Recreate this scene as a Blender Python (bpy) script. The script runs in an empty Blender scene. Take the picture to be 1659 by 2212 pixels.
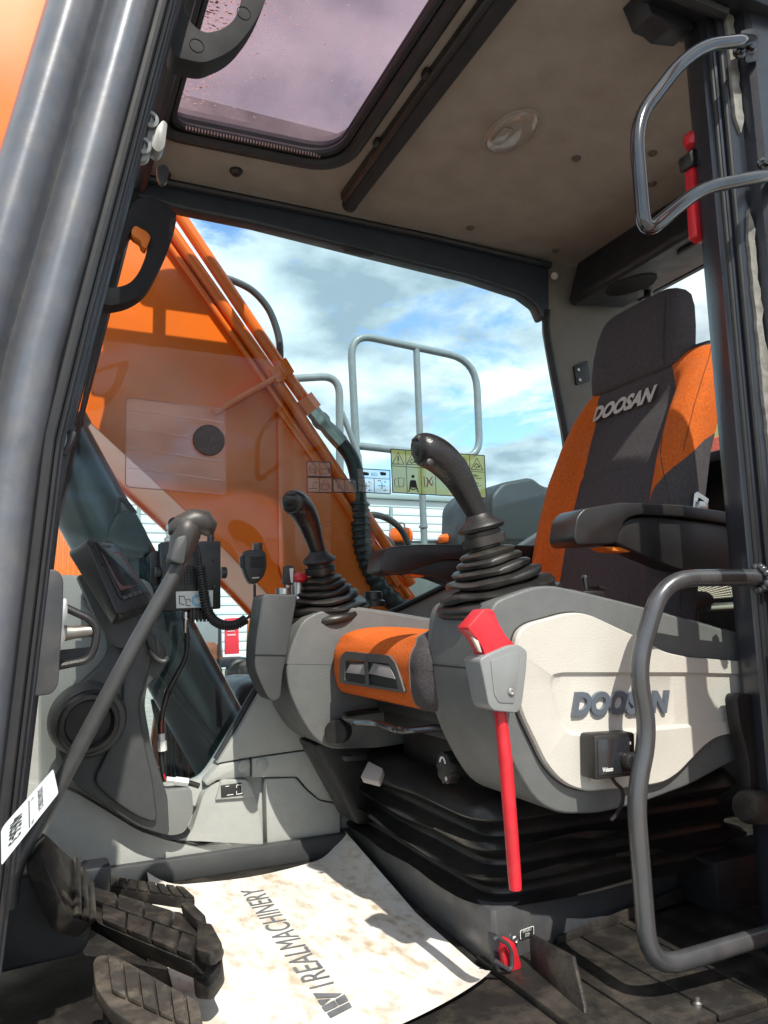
import bpy, bmesh, math, random
from mathutils import Vector, Matrix
random.seed(7)
R_ = math.radians
sc = bpy.context.scene
col = sc.collection

# ------------------------------------------------------------------ camera
# cab frame: +X to the rear of the machine, +Y from the open door across the cab, +Z up, cab floor at z = 0 (metres)
CAM = Vector((0.0, -0.86, 0.547))
AX = ((0.91093699, -0.41197158, -0.02175338), (0.03636652, 0.13271317, -0.9904871), (0.4109395, 0.90148024, 0.13587531))  # right, down, forward
cd = bpy.data.cameras.new('camera'); cam = bpy.data.objects.new('camera', cd); col.objects.link(cam)
r, d, f_ = (Vector(a) for a in AX)
cam.matrix_world = Matrix(((r.x, -d.x, -f_.x, CAM.x), (r.y, -d.y, -f_.y, CAM.y), (r.z, -d.z, -f_.z, CAM.z), (0, 0, 0, 1)))
cd.sensor_fit = 'VERTICAL'; cd.sensor_height = 24.0; cd.lens = 24.0 * 1662 / 2212
cd.clip_start = 0.02; cd.clip_end = 2000
sc.camera = cam

# ------------------------------------------------------------------ world, sun, exposure
SUN_L = Vector((0.06, 1.0, -1.25)).normalized()      # direction the sunlight travels
SUN_EL = math.asin(-SUN_L.z); SUN_ROT = math.atan2(-SUN_L.x, -SUN_L.y)
w = bpy.data.worlds.new('World'); sc.world = w; w.use_nodes = True
nt = w.node_tree; nt.nodes.clear()
def N(tree, t, **k):
    n = tree.nodes.new(t)
    for a, b in k.items(): setattr(n, a, b)
    return n
sky = N(nt, 'ShaderNodeTexSky', sky_type='NISHITA', sun_disc=False, sun_elevation=SUN_EL, sun_rotation=SUN_ROT, altitude=50, air_density=1.0, dust_density=0.6, ozone_density=2.5)
tc = N(nt, 'ShaderNodeTexCoord'); sep = N(nt, 'ShaderNodeSeparateXYZ'); nt.links.new(tc.outputs['Generated'], sep.inputs[0])
zz = N(nt, 'ShaderNodeMath', operation='ADD'); nt.links.new(sep.outputs['Z'], zz.inputs[0]); zz.inputs[1].default_value = 0.22
zm = N(nt, 'ShaderNodeMath', operation='MAXIMUM'); nt.links.new(zz.outputs[0], zm.inputs[0]); zm.inputs[1].default_value = 0.08
dx = N(nt, 'ShaderNodeMath', operation='DIVIDE'); dy = N(nt, 'ShaderNodeMath', operation='DIVIDE')
nt.links.new(sep.outputs['X'], dx.inputs[0]); nt.links.new(zm.outputs[0], dx.inputs[1])
nt.links.new(sep.outputs['Y'], dy.inputs[0]); nt.links.new(zm.outputs[0], dy.inputs[1])
cmb = N(nt, 'ShaderNodeCombineXYZ'); nt.links.new(dx.outputs[0], cmb.inputs[0]); nt.links.new(dy.outputs[0], cmb.inputs[1])
cl = N(nt, 'ShaderNodeTexNoise'); cl.inputs['Scale'].default_value = 2.3; cl.inputs['Detail'].default_value = 12; cl.inputs['Roughness'].default_value = 0.6; cl.inputs['Distortion'].default_value = 0.25
mp = N(nt, 'ShaderNodeMapping'); mp.inputs['Location'].default_value = (3.35, 1.2, 0.4)
nt.links.new(cmb.outputs[0], mp.inputs[0]); nt.links.new(mp.outputs[0], cl.inputs[0])
rp = N(nt, 'ShaderNodeValToRGB'); rp.color_ramp.elements[0].position = 0.405; rp.color_ramp.elements[1].position = 0.485
nt.links.new(cl.outputs[0], rp.inputs[0])
# brightness inside the clouds
c2 = N(nt, 'ShaderNodeTexNoise'); c2.inputs['Scale'].default_value = 4.2; c2.inputs['Detail'].default_value = 10; nt.links.new(mp.outputs[0], c2.inputs[0])
r2 = N(nt, 'ShaderNodeValToRGB'); r2.color_ramp.elements[0].position = 0.33; r2.color_ramp.elements[1].position = 0.68
r2.color_ramp.elements[0].color = (1.7, 2.05, 2.35, 1); r2.color_ramp.elements[1].color = (5.2, 5.4, 5.5, 1)
nt.links.new(c2.outputs[0], r2.inputs[0])
mx = N(nt, 'ShaderNodeMixRGB'); nt.links.new(rp.outputs[0], mx.inputs[0]); nt.links.new(sky.outputs[0], mx.inputs[1]); nt.links.new(r2.outputs[0], mx.inputs[2])
bg = N(nt, 'ShaderNodeBackground'); bg.inputs['Strength'].default_value = 0.15; nt.links.new(mx.outputs[0], bg.inputs[0])
wo = N(nt, 'ShaderNodeOutputWorld'); nt.links.new(bg.outputs[0], wo.inputs[0])
sl = bpy.data.lights.new('sun', 'SUN'); sl.energy = 3.1; sl.angle = R_(0.55); sl.color = (1.0, 0.94, 0.84)
so = bpy.data.objects.new('sun', sl); col.objects.link(so); so.rotation_euler = SUN_L.to_track_quat('-Z', 'Y').to_euler(); so.location = (2, -6, 9)
sc.view_settings.view_transform = 'Standard'; sc.view_settings.look = 'None'; sc.view_settings.gamma = 1.0
sc.view_settings.exposure = 1.05; sc.view_settings.use_curve_mapping = False
sc.render.engine = 'CYCLES'; sc.cycles.use_denoising = True
sc.cycles.max_bounces = 10; sc.cycles.diffuse_bounces = 5; sc.cycles.glossy_bounces = 4; sc.cycles.transparent_max_bounces = 16; sc.cycles.transmission_bounces = 6
sc.cycles.sample_clamp_indirect = 6.0; sc.cycles.caustics_reflective = False; sc.cycles.caustics_refractive = False

# ------------------------------------------------------------------ helpers
PX, PY, PF = 829.5, 1106.0, 1662.0
def at(u, v, **k):
    """a survey point: sight line of the photograph (1659 px wide frame) cut with the plane x=, y= or z= on which that thing stands in the cab"""
    a = ((u - PX) / PF, (v - PY) / PF, 1.0)
    dr = Vector([sum(AX[i][j] * a[i] for i in range(3)) for j in range(3)])
    (ax, val), = k.items(); i = 'xyz'.index(ax)
    return CAM + dr * ((val - CAM[i]) / dr[i])
def V(*a): return Vector(a)
def ats(pts, **k): return [at(u, v, **k) for u, v in pts]

MATS = {}
def mat(name, c, rough=0.5, metal=0.0, noise=0.0, nscale=40, bump=0.0, bscale=200, spec=0.5, coat=0.0, c2=None, dust=0.0, dscale=9, emit=None, sheen=0.0, stretch=None):
    """procedural principled material: base colour varied by noise, roughness varied, fine bump, optional dust blotches"""
    if name in MATS: return MATS[name]
    m = bpy.data.materials.new(name); m.use_nodes = True; t = m.node_tree; b = t.nodes['Principled BSDF']
    L = t.links.new
    b.inputs['Roughness'].default_value = rough; b.inputs['Metallic'].default_value = metal
    b.inputs['Specular IOR Level'].default_value = spec; b.inputs['Coat Weight'].default_value = coat; b.inputs['Coat Roughness'].default_value = 0.12
    if sheen: b.inputs['Sheen Weight'].default_value = sheen
    tcn = N(t, 'ShaderNodeTexCoord'); vec = tcn.outputs['Object']
    if stretch:
        mpn = N(t, 'ShaderNodeMapping'); mpn.inputs['Scale'].default_value = stretch; L(vec, mpn.inputs[0]); vec = mpn.outputs[0]
    n1 = N(t, 'ShaderNodeTexNoise'); n1.inputs['Scale'].default_value = nscale; n1.inputs['Detail'].default_value = 5; L(vec, n1.inputs[0])
    c = tuple(c) + (1,); cc2 = (tuple(c2) + (1,)) if c2 else tuple(min(1, x * (1 - noise)) for x in c[:3]) + (1,)
    mixc = N(t, 'ShaderNodeMixRGB'); mixc.inputs[1].default_value = c; mixc.inputs[2].default_value = cc2
    rr = N(t, 'ShaderNodeValToRGB'); rr.color_ramp.elements[0].position = 0.35; rr.color_ramp.elements[1].position = 0.7; L(n1.outputs[0], rr.inputs[0]); L(rr.outputs[0], mixc.inputs[0])
    out = mixc.outputs[0]
    rm = N(t, 'ShaderNodeMapRange'); rm.inputs[1].default_value = 0.3; rm.inputs[2].default_value = 0.7
    rm.inputs[3].default_value = max(0.03, rough - 0.1); rm.inputs[4].default_value = min(1, rough + 0.1)
    n3 = N(t, 'ShaderNodeTexNoise'); n3.inputs['Scale'].default_value = nscale * 0.37; n3.inputs['Detail'].default_value = 6; L(vec, n3.inputs[0]); L(n3.outputs[0], rm.inputs[0]); L(rm.outputs[0], b.inputs['Roughness'])
    if dust:
        n2 = N(t, 'ShaderNodeTexNoise'); n2.inputs['Scale'].default_value = dscale; n2.inputs['Detail'].default_value = 8; n2.inputs['Roughness'].default_value = 0.65; L(vec, n2.inputs[0])
        r3 = N(t, 'ShaderNodeValToRGB'); r3.color_ramp.elements[0].position = 0.46; r3.color_ramp.elements[1].position = 0.72; r3.color_ramp.elements[1].color = (dust,) * 3 + (1,); L(n2.outputs[0], r3.inputs[0])
        md = N(t, 'ShaderNodeMixRGB'); md.inputs[2].default_value = (0.30, 0.25, 0.19, 1); L(out, md.inputs[1]); L(r3.outputs[0], md.inputs[0]); out = md.outputs[0]
    L(out, b.inputs['Base Color'])
    if bump:
        nb = N(t, 'ShaderNodeTexNoise'); nb.inputs['Scale'].default_value = bscale; nb.inputs['Detail'].default_value = 3; L(vec, nb.inputs[0])
        bp = N(t, 'ShaderNodeBump'); bp.inputs['Strength'].default_value = bump; bp.inputs['Distance'].default_value = 0.002; L(nb.outputs[0], bp.inputs['Height']); L(bp.outputs[0], b.inputs['Normal'])
    if emit: b.inputs['Emission Color'].default_value = tuple(emit[:3]) + (1,); b.inputs['Emission Strength'].default_value = emit[3]
    MATS[name] = m; return m

def glass(name, tint, refl=1.0, ior=1.5, rough=0.0, haze=0.0, hazecol=(1, 1, 1)):
    """flat sheet glass: tinted straight-through light plus a Fresnel mirror reflection, a little dirt haze"""
    if name in MATS: return MATS[name]
    m = bpy.data.materials.new(name); m.use_nodes = True; t = m.node_tree; t.nodes.clear(); L = t.links.new
    tr = N(t, 'ShaderNodeBsdfTransparent'); tr.inputs[0].default_value = tuple(tint) + (1,)
    gl = N(t, 'ShaderNodeBsdfGlossy'); gl.inputs['Roughness'].default_value = rough
    lw = N(t, 'ShaderNodeLayerWeight'); lw.inputs[0].default_value = 0.5
    p5 = N(t, 'ShaderNodeMath', operation='POWER'); p5.inputs[1].default_value = 5.0; L(lw.outputs['Facing'], p5.inputs[0])
    f0 = ((ior - 1) / (ior + 1)) ** 2
    ml = N(t, 'ShaderNodeMath', operation='MULTIPLY_ADD'); ml.inputs[1].default_value = (1 - f0) * refl; ml.inputs[2].default_value = f0 * refl; L(p5.outputs[0], ml.inputs[0])
    mxs = N(t, 'ShaderNodeMixShader'); L(ml.outputs[0], mxs.inputs[0]); L(tr.outputs[0], mxs.inputs[1]); L(gl.outputs[0], mxs.inputs[2])
    o = N(t, 'ShaderNodeOutputMaterial'); last = mxs.outputs[0]
    if haze:
        df = N(t, 'ShaderNodeBsdfTranslucent'); df.inputs[0].default_value = tuple(hazecol) + (1,)
        nn = N(t, 'ShaderNodeTexNoise'); nn.inputs['Scale'].default_value = 6; nn.inputs['Detail'].default_value = 8
        tcn = N(t, 'ShaderNodeTexCoord'); L(tcn.outputs['Object'], nn.inputs[0])
        rmp = N(t, 'ShaderNodeMapRange'); rmp.inputs[1].default_value = 0.35; rmp.inputs[2].default_value = 0.75; rmp.inputs[3].default_value = haze * 0.4; rmp.inputs[4].default_value = haze * 1.4; L(nn.outputs[0], rmp.inputs[0])
        m2 = N(t, 'ShaderNodeMixShader'); L(rmp.outputs[0], m2.inputs[0]); L(last, m2.inputs[1]); L(df.outputs[0], m2.inputs[2]); last = m2.outputs[0]
    L(last, o.inputs[0]); MATS[name] = m; return m

def film(name, c, opacity=0.8):
    """printed adhesive film on glass: part lit from the front, part glowing with light from behind"""
    if name in MATS: return MATS[name]
    m = bpy.data.materials.new(name); m.use_nodes = True; t = m.node_tree; t.nodes.clear(); L = t.links.new
    d1 = N(t, 'ShaderNodeBsdfDiffuse'); d1.inputs[0].default_value = tuple(c) + (1,); t1 = N(t, 'ShaderNodeBsdfTranslucent'); t1.inputs[0].default_value = tuple(c) + (1,)
    a = N(t, 'ShaderNodeMixShader'); a.inputs[0].default_value = 0.65; L(d1.outputs[0], a.inputs[1]); L(t1.outputs[0], a.inputs[2])
    tr = N(t, 'ShaderNodeBsdfTransparent'); b_ = N(t, 'ShaderNodeMixShader'); b_.inputs[0].default_value = opacity; L(tr.outputs[0], b_.inputs[1]); L(a.outputs[0], b_.inputs[2])
    o = N(t, 'ShaderNodeOutputMaterial'); L(b_.outputs[0], o.inputs[0]); MATS[name] = m; return m

def tag(o, label=None, cat=None, group=None, kind=None):
    if label: o['label'] = label
    if cat: o['category'] = cat
    if group: o['group'] = group
    if kind: o['kind'] = kind
    return o
def adopt(o, parent):
    if parent is not None:
        o.parent = parent
        o.matrix_parent_inverse = Matrix.Translation(-WORLD_POS[parent.name])
WORLD_POS = {}
def empty(name, loc, label, cat, group=None):
    e = bpy.data.objects.new(name, None); col.objects.link(e); e.location = loc; e.empty_display_size = 0.05
    WORLD_POS[e.name] = Vector(loc); return tag(e, label, cat, group)
def obj(name, bm, m, parent=None, smooth=35, label=None, cat=None, group=None, kind=None):
    bmesh.ops.recalc_face_normals(bm, faces=bm.faces)
    me = bpy.data.meshes.new(name); bm.to_mesh(me); bm.free()
    for p in me.polygons: p.use_smooth = True
    me.set_sharp_from_angle(angle=R_(smooth))
    for mm in (m if isinstance(m, (list, tuple)) else [m]): me.materials.append(mm)
    o = bpy.data.objects.new(name, me); col.objects.link(o); WORLD_POS[o.name] = Vector((0, 0, 0))
    adopt(o, parent); return tag(o, label, cat, group, kind)
def copy_thing(root, offset, label=None, rot=None, group=None):
    """a copy of a thing and of its parts and sub-parts, moved by offset"""
    off = Vector(offset)
    def cp(o, par):
        c = o.copy(); col.objects.link(c); WORLD_POS[c.name] = WORLD_POS[o.name].copy()
        if par: c.parent = par; c.matrix_parent_inverse = o.matrix_parent_inverse.copy()
        for ch in [x for x in bpy.data.objects if x.parent == o]: cp(ch, c)
        return c
    c = cp(root, None); c.location = root.location + off
    if rot: c.rotation_euler = rot
    if label: c['label'] = label
    if group: c['group'] = group
    return c

def bevel(bm, wdt, seg=2, ang=30, edges=None):
    if wdt <= 0: return bm
    bm.edges.ensure_lookup_table(); bm.normal_update()
    es = edges or [e for e in bm.edges if len(e.link_faces) == 2 and e.calc_face_angle(0) > R_(ang)]
    if es: bmesh.ops.bevel(bm, geom=es, offset=wdt, segments=seg, affect='EDGES', profile=0.5, clamp_overlap=True)
    return bm
def fillet(pts, rad, n=5, closed=False):
    """round the corners of a polyline; rad is one radius or one per point"""
    P = [Vector(p) for p in pts]; m = len(P); out = []
    for i in range(m):
        if not closed and i in (0, m - 1): out.append(P[i]); continue
        a, b, c = P[i - 1], P[i], P[(i + 1) % m]
        rr = rad[i] if isinstance(rad, (list, tuple)) else rad
        la, lc = (a - b).length, (c - b).length
        q = min(rr, la * 0.49, lc * 0.49)
        if q < 1e-5: out.append(b); continue
        s, e = b + (a - b) * (q / la), b + (c - b) * (q / lc)
        for k in range(n + 1):
            t = k / n; out.append(s * (1 - t) ** 2 + b * 2 * t * (1 - t) + e * t * t)
    return out
def spline(pts, n=6, closed=False):
    P = [Vector(p) for p in pts]; m = len(P); out = []
    rng = range(m if closed else m - 1)
    for i in rng:
        p0 = P[i - 1] if (i > 0 or closed) else P[0]; p1 = P[i]; p2 = P[(i + 1) % m]; p3 = P[(i + 2) % m] if (closed or i + 2 < m) else P[-1]
        for k in range(n):
            t = k / n
            out.append(0.5 * ((2 * p1) + (p2 - p0) * t + (2 * p0 - 5 * p1 + 4 * p2 - p3) * t * t + (3 * p1 - p0 - 3 * p2 + p3) * t ** 3))
    if not closed: out.append(P[-1])
    return out
def prism(pts, ext, bw=0.0, seg=2, ang=30, bm=None):
    """closed outline pushed along ext to a solid, rims bevelled"""
    b = bmesh.new(); ext = Vector(ext)
    va = [b.verts.new(p) for p in pts]; vb = [b.verts.new(Vector(p) + ext) for p in pts]; n = len(pts)
    b.faces.new(va); b.faces.new(vb[::-1])
    for i in range(n): b.faces.new((va[i], vb[i], vb[(i + 1) % n], va[(i + 1) % n]))
    bmesh.ops.recalc_face_normals(b, faces=b.faces); bevel(b, bw, seg, ang)
    if bm is not None: join(bm, b); return bm
    return b
def join(dst, src):
    me = bpy.data.meshes.new('tmp'); src.to_mesh(me); src.free(); dst.from_mesh(me); bpy.data.meshes.remove(me); return dst
def box(c, s, rot=None, bw=0.0, seg=2, bm=None):
    b = bmesh.new(); bmesh.ops.create_cube(b, size=1.0)
    M = Matrix.Translation(Vector(c)) @ (rot.to_4x4() if rot else Matrix()) @ Matrix.Diagonal((s[0], s[1], s[2], 1))
    bmesh.ops.transform(b, matrix=M, verts=b.verts); bevel(b, bw, seg)
    if bm is not None: join(bm, b); return bm
    return b
def frame3(dirv, up=(0, 0, 1)):
    z = Vector(dirv).normalized(); u = Vector(up)
    if abs(z.dot(u)) > 0.97: u = Vector((0, 1, 0)) if abs(z.y) < 0.9 else Vector((1, 0, 0))
    x = u.cross(z).normalized(); y = z.cross(x); return x, y, z
def tube(path, rad, seg=12, bm=None, cap=True, flat=1.0, up=None):
    """round bar swept along a path; rad one radius or one per point; flat squeezes it along the second axis"""
    P = [Vector(p) for p in path]; n = len(P); b = bmesh.new()
    T = [((P[min(i + 1, n - 1)] - P[max(i - 1, 0)]).normalized()) for i in range(n)]
    x, y, z = frame3(T[0], up or (0, 0, 1)); rings = []
    for i in range(n):
        if i:
            ax = T[i - 1].cross(T[i])
            if ax.length > 1e-7:
                q = Matrix.Rotation(T[i - 1].angle(T[i]), 3, ax.normalized()); x = q @ x; y = q @ y
        rr = rad[i] if isinstance(rad, (list, tuple)) else rad
        rings.append([b.verts.new(P[i] + (x * math.cos(2 * math.pi * k / seg) + y * flat * math.sin(2 * math.pi * k / seg)) * rr) for k in range(seg)])
    for i in range(n - 1):
        for k in range(seg): b.faces.new((rings[i][k], rings[i][(k + 1) % seg], rings[i + 1][(k + 1) % seg], rings[i + 1][k]))
    if cap: b.faces.new(rings[0][::-1]); b.faces.new(rings[-1])
    if bm is not None: join(bm, b); return bm
    return b
def loft(rings, closed=True, caps=True, bm=None):
    b = bmesh.new(); RV = [[b.verts.new(p) for p in rg] for rg in rings]; m = len(RV[0])
    for i in range(len(RV) - 1):
        for k in range(m if closed else m - 1): b.faces.new((RV[i][k], RV[i][(k + 1) % m], RV[i + 1][(k + 1) % m], RV[i + 1][k]))
    if caps and closed: b.faces.new(RV[0][::-1]); b.faces.new(RV[-1])
    if bm is not None: join(bm, b); return bm
    return b
def lathe(prof, org, axis=(0, 0, 1), seg=24, bm=None, sx=1.0, power=1.0):
    """profile of (radius, height) turned about axis; power<1 squares the section"""
    x, y, z = frame3(axis, (1, 0, 0)); o = Vector(org); rings = []
    def sq(c): return math.copysign(abs(c) ** power, c)
    for rr, h in prof:
        rr = max(rr, 1e-4)
        rings.append([o + z * h + x * (sq(math.cos(2 * math.pi * k / seg)) * rr * sx) + y * (sq(math.sin(2 * math.pi * k / seg)) * rr) for k in range(seg)])
    return loft(rings, bm=bm)
def plate(outer, holes=(), ext=None, bm=None):
    """flat sheet with openings, given thickness along ext"""
    b = bmesh.new(); es = []; loops = []
    for lp in [outer] + list(holes):
        vs = [b.verts.new(p) for p in lp]; loops.append(vs)
        es += [b.edges.new((vs[i], vs[(i + 1) % len(vs)])) for i in range(len(vs))]
    bmesh.ops.triangle_fill(b, use_beauty=True, use_dissolve=False, edges=es)
    if ext is not None:
        r_ = bmesh.ops.extrude_face_region(b, geom=b.faces[:]); vs = [g for g in r_['geom'] if isinstance(g, bmesh.types.BMVert)]
        bmesh.ops.translate(b, vec=Vector(ext), verts=vs)
    if bm is not None: join(bm, b); return bm
    return b
def sheet(rows, thick=None, bm=None):
    """grid of points to a surface, optionally solidified along its normals"""
    b = bmesh.new(); RV = [[b.verts.new(p) for p in rw] for rw in rows]
    for i in range(len(RV) - 1):
        for k in range(len(RV[0]) - 1): b.faces.new((RV[i][k], RV[i][k + 1], RV[i + 1][k + 1], RV[i + 1][k]))
    if thick:
        bmesh.ops.recalc_face_normals(b, faces=b.faces); bmesh.ops.solidify(b, geom=b.faces[:], thickness=thick)
    if bm is not None: join(bm, b); return bm
    return b
def text(name, s, org, xd, yd, h, m, parent=None, ext=0.0, shear=0.0, bold=0.0, width=None, align='LEFT', label=None, space=1.0):
    """lettering as a mesh: org baseline start, xd reading direction, yd up direction, h capital height"""
    cu = bpy.data.curves.new('t', 'FONT'); cu.body = s; cu.size = 1.0; cu.shear = shear; cu.extrude = 0.0; cu.offset = bold; cu.align_x = align; cu.space_character = space; cu.resolution_u = 4
    to = bpy.data.objects.new('t', cu); col.objects.link(to); bpy.context.view_layer.update()
    dg = bpy.context.evaluated_depsgraph_get(); me = bpy.data.meshes.new_from_object(to.evaluated_get(dg))
    bpy.data.objects.remove(to); bpy.data.curves.remove(cu)
    bm = bmesh.new(); bm.from_mesh(me); bpy.data.meshes.remove(me)
    xs = [v.co.x for v in bm.verts]; w0, w1 = min(xs), max(xs)
    k = h / 0.70; kx = k if width is None else width / (w1 - w0)
    xd, yd = Vector(xd).normalized(), Vector(yd).normalized(); nz = xd.cross(yd)
    x0 = w0 if align == 'LEFT' else 0.0
    M = Matrix(((xd.x * kx, yd.x * k, nz.x, 0), (xd.y * kx, yd.y * k, nz.y, 0), (xd.z * kx, yd.z * k, nz.z, 0), (0, 0, 0, 1)))
    for v in bm.verts: v.co = Vector(org) + (M @ (v.co - Vector((x0, 0, 0))))
    if ext:
        r_ = bmesh.ops.extrude_face_region(bm, geom=bm.faces[:]); vs = [g for g in r_['geom'] if isinstance(g, bmesh.types.BMVert)]
        bmesh.ops.translate(bm, vec=nz * ext, verts=vs)
    return obj(name, bm, m, parent, smooth=25, label=label)
def screw(p, nrm, rad, parent, m, name='screw'):
    b = lathe([(rad, 0), (rad, rad * 0.35), (rad * 0.8, rad * 0.6), (rad * 0.45, rad * 0.62), (rad * 0.4, rad * 0.3), (0.0002, rad * 0.3)], p, nrm, 12)
    return obj(name, b, m, parent)

# ------------------------------------------------------------------ materials
M_head = mat('headliner', (0.33, 0.308, 0.272), 0.95, noise=0.16, nscale=14, bump=0.5, bscale=420, spec=0.2, dust=0.12, dscale=3)
M_trim = mat('dark_trim', (0.018, 0.021, 0.027), 0.5, noise=0.3, bump=0.1, bscale=700)
M_seal = mat('rubber_seal', (0.018, 0.018, 0.02), 0.55, noise=0.3)
M_black = mat('black_plastic', (0.012, 0.0115, 0.012), 0.42, noise=0.25, bump=0.18, bscale=900, dust=0.03)
M_rubber = mat('black_rubber', (0.013, 0.0125, 0.012), 0.40, noise=0.3, dust=0.09, dscale=14)
M_bellow = mat('bellows_vinyl', (0.014, 0.0135, 0.0135), 0.38, noise=0.25, dust=0.08, dscale=7)
M_floor = mat('floor_rubber', (0.015, 0.0135, 0.0125), 0.55, noise=0.35, dust=0.16, dscale=16, bump=0.45, bscale=300)
M_lgrey = mat('light_grey_plastic', (0.36, 0.375, 0.36), 0.55, noise=0.07, bump=0.4, bscale=480, dust=0.14, dscale=8)
M_mgrey = mat('mid_grey_plastic', (0.108, 0.115, 0.115), 0.5, noise=0.1, bump=0.4, bscale=520, dust=0.10, dscale=9)
M_dgrey = mat('dark_grey_plastic', (0.045, 0.050, 0.052), 0.5, noise=0.1, bump=0.2, bscale=700, dust=0.05)
M_cream = mat('cream_plastic', (0.50, 0.482, 0.438), 0.5, noise=0.08, nscale=8, bump=0.3, bscale=420, dust=0.16, dscale=7)
M_pillar = mat('pillar_paint', (0.120, 0.131, 0.152), 0.38, metal=0.3, noise=0.25, nscale=22, coat=0.15, dust=0.22, dscale=26, bump=0.12, bscale=70)
M_bar = mat('grey_enamel', (0.080, 0.084, 0.090), 0.28, metal=0.35, noise=0.3, nscale=30, coat=0.4, dust=0.08, dscale=25, stretch=(1, 1, 0.3))
M_steel = mat('zinc_steel', (0.55, 0.54, 0.52), 0.32, metal=1.0, noise=0.3, nscale=60)
M_foam = mat('worn_silver_tape', (0.34, 0.32, 0.29), 0.55, metal=0.3, noise=0.45, nscale=70, bump=0.5, bscale=120)
M_orange_f = mat('orange_fabric', (0.66, 0.135, 0.022), 0.95, noise=0.28, nscale=220, bump=1.0, bscale=650, spec=0.15, dust=0.10, dscale=17)
M_grey_f = mat('grey_fabric', (0.088, 0.078, 0.082), 0.95, noise=0.32, nscale=220, bump=1.0, bscale=650, spec=0.15)
M_red = mat('red_plastic', (0.60, 0.016, 0.028), 0.42, noise=0.28, nscale=22, coat=0.12, bump=0.12, bscale=90, dust=0.06, dscale=30)
M_boom = mat('orange_paint', (0.92, 0.145, 0.002), 0.36, noise=0.12, nscale=7, coat=0.2, dust=0.02, dscale=5, bump=0.04, bscale=40)
M_rail = mat('grey_rail_paint', (0.20, 0.235, 0.25), 0.4, noise=0.15, coat=0.1)
M_white = mat('white_print', (0.72, 0.72, 0.70), 0.5, noise=0.06)
M_silver = mat('silver_print', (0.50, 0.46, 0.41), 0.5, noise=0.1)
M_ink = mat('black_ink', (0.02, 0.02, 0.022), 0.5)
M_greyink = mat('grey_ink', (0.17, 0.18, 0.195), 0.6, noise=0.35, nscale=25)
M_chrome = mat('dark_chrome', (0.075, 0.08, 0.085), 0.18, metal=0.8, noise=0.2, nscale=12, coat=0.3)
# ================================================================== SETTING
# ---- yard ground
M_yard = mat('yard_gravel', (0.34, 0.32, 0.29), 0.9, noise=0.35, nscale=3, dust=0.3, dscale=1.2, bump=0.6, bscale=25)
b = bmesh.new(); vs = [b.verts.new(p) for p in ((-900, -900, -1.35), (900, -900, -1.35), (900, 900, -1.35), (-900, 900, -1.35))]; b.faces.new(vs)
obj('ground', b, M_yard, kind='structure')

# ---- floor
fl = obj('floor', box((0.78, 0.47, -0.02), (1.9, 1.06, 0.04)), M_floor, kind='structure')
for i in range(11):                                   # ribbed rubber panels beside the seat
    x0 = 0.662 + i * 0.0965
    obj('rubber_panel', box((x0 + 0.0475, 0.125, 0.006), (0.0925, 0.305, 0.012), bw=0.0025), M_floor, fl)
M_sill = mat('sill_paint', (0.035, 0.036, 0.04), 0.35, metal=0.3, noise=0.3, dust=0.2)
si = obj('door_sill', box((0.8, -0.085, -0.06), (2.2, 0.05, 0.12), bw=0.008), M_sill, kind='structure')
obj('sill_lip', tube([(-0.3, -0.062, 0.006), (1.9, -0.062, 0.006)], 0.006, 8), M_chrome, si)

# ---- right-hand wall: grey trim below the window, header, rear quarter
ww = [(-80, 1232), (110, 1240), (330, 1250), (338, 1330), (317, 1480), (312, 1524), (325, 1597), (344, 1662), (360, 1692), (432, 1690), (466, 1642), (514, 1560), (557, 1484), (600, 1436), (870, 1312), (1000, 1247), (1110, 1190), (1225, 1115)]
lw = fillet(ats(ww, y=0.955), 0.035, 4)
low = [V(1.60, 0.955, 0.72), V(1.70, 0.955, 0.72), V(1.70, 0.955, 0.0), V(-0.14, 0.955, 0.0)]
wr = obj('wall_right', prism(lw + low, (0, 0.045, 0), 0.006), M_lgrey, kind='structure')
# two-level sculpting of the trim: toe shelf swelling out above the floor, seams, socket bezel, black skirting
toe = [(-80, 1700), (60, 1690), (150, 1705), (200, 1733), (300, 1795), (370, 1818), (410, 1808), (428, 1755), (440, 1712), (470, 1690), (540, 1683), (556, 1740), (566, 1790), (570, 1846)]
tp = fillet(ats(toe, y=0.915), 0.02, 3) + [V(at(570, 1846, y=0.915).x, 0.915, 0.045), V(-0.14, 0.915, 0.045)]
obj('toe_panel', prism(tp, (0, 0.05, 0), 0.014, 4), M_lgrey, wr)
t2 = [(574, 1683), (640, 1680), (660, 1705), (690, 1730), (735, 1738), (735, 1818), (578, 1846)]
obj('side_panel', prism(fillet(ats(t2, y=0.918), 0.01, 3), (0, 0.05, 0), 0.010, 3), M_lgrey, wr)
t3 = [(470, 1650), (520, 1568), (566, 1488), (640, 1440), (790, 1440), (790, 1600), (540, 1636), (474, 1648)]
obj('upper_panel', prism(fillet(ats(t3, y=0.925), 0.008, 3), (0, 0.04, 0), 0.006, 3), M_lgrey, wr)
t4 = [(474, 1652), (541, 1640), (541, 1679), (470, 1686), (448, 1700), (440, 1690)]
obj('fastener_panel', prism(ats(t4, y=0.922), (0, 0.04, 0), 0.005, 2), M_lgrey, wr)
t5 = [(545, 1639), (730, 1612), (735, 1735), (690, 1727), (664, 1704), (642, 1678), (545, 1679)]
obj('rear_panel', prism(fillet(ats(t5, y=0.922), 0.006, 3), (0, 0.04, 0), 0.005, 2), M_lgrey, wr)
for u, v in ((527, 1656), (566, 1652)): obj('cap', lathe([(0.014, 0), (0.014, 0.002), (0.012, 0.003), (0.0003, 0.003)], at(u, v, y=0.9215), (0, -1, 0), 20), M_lgrey, wr)
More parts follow.
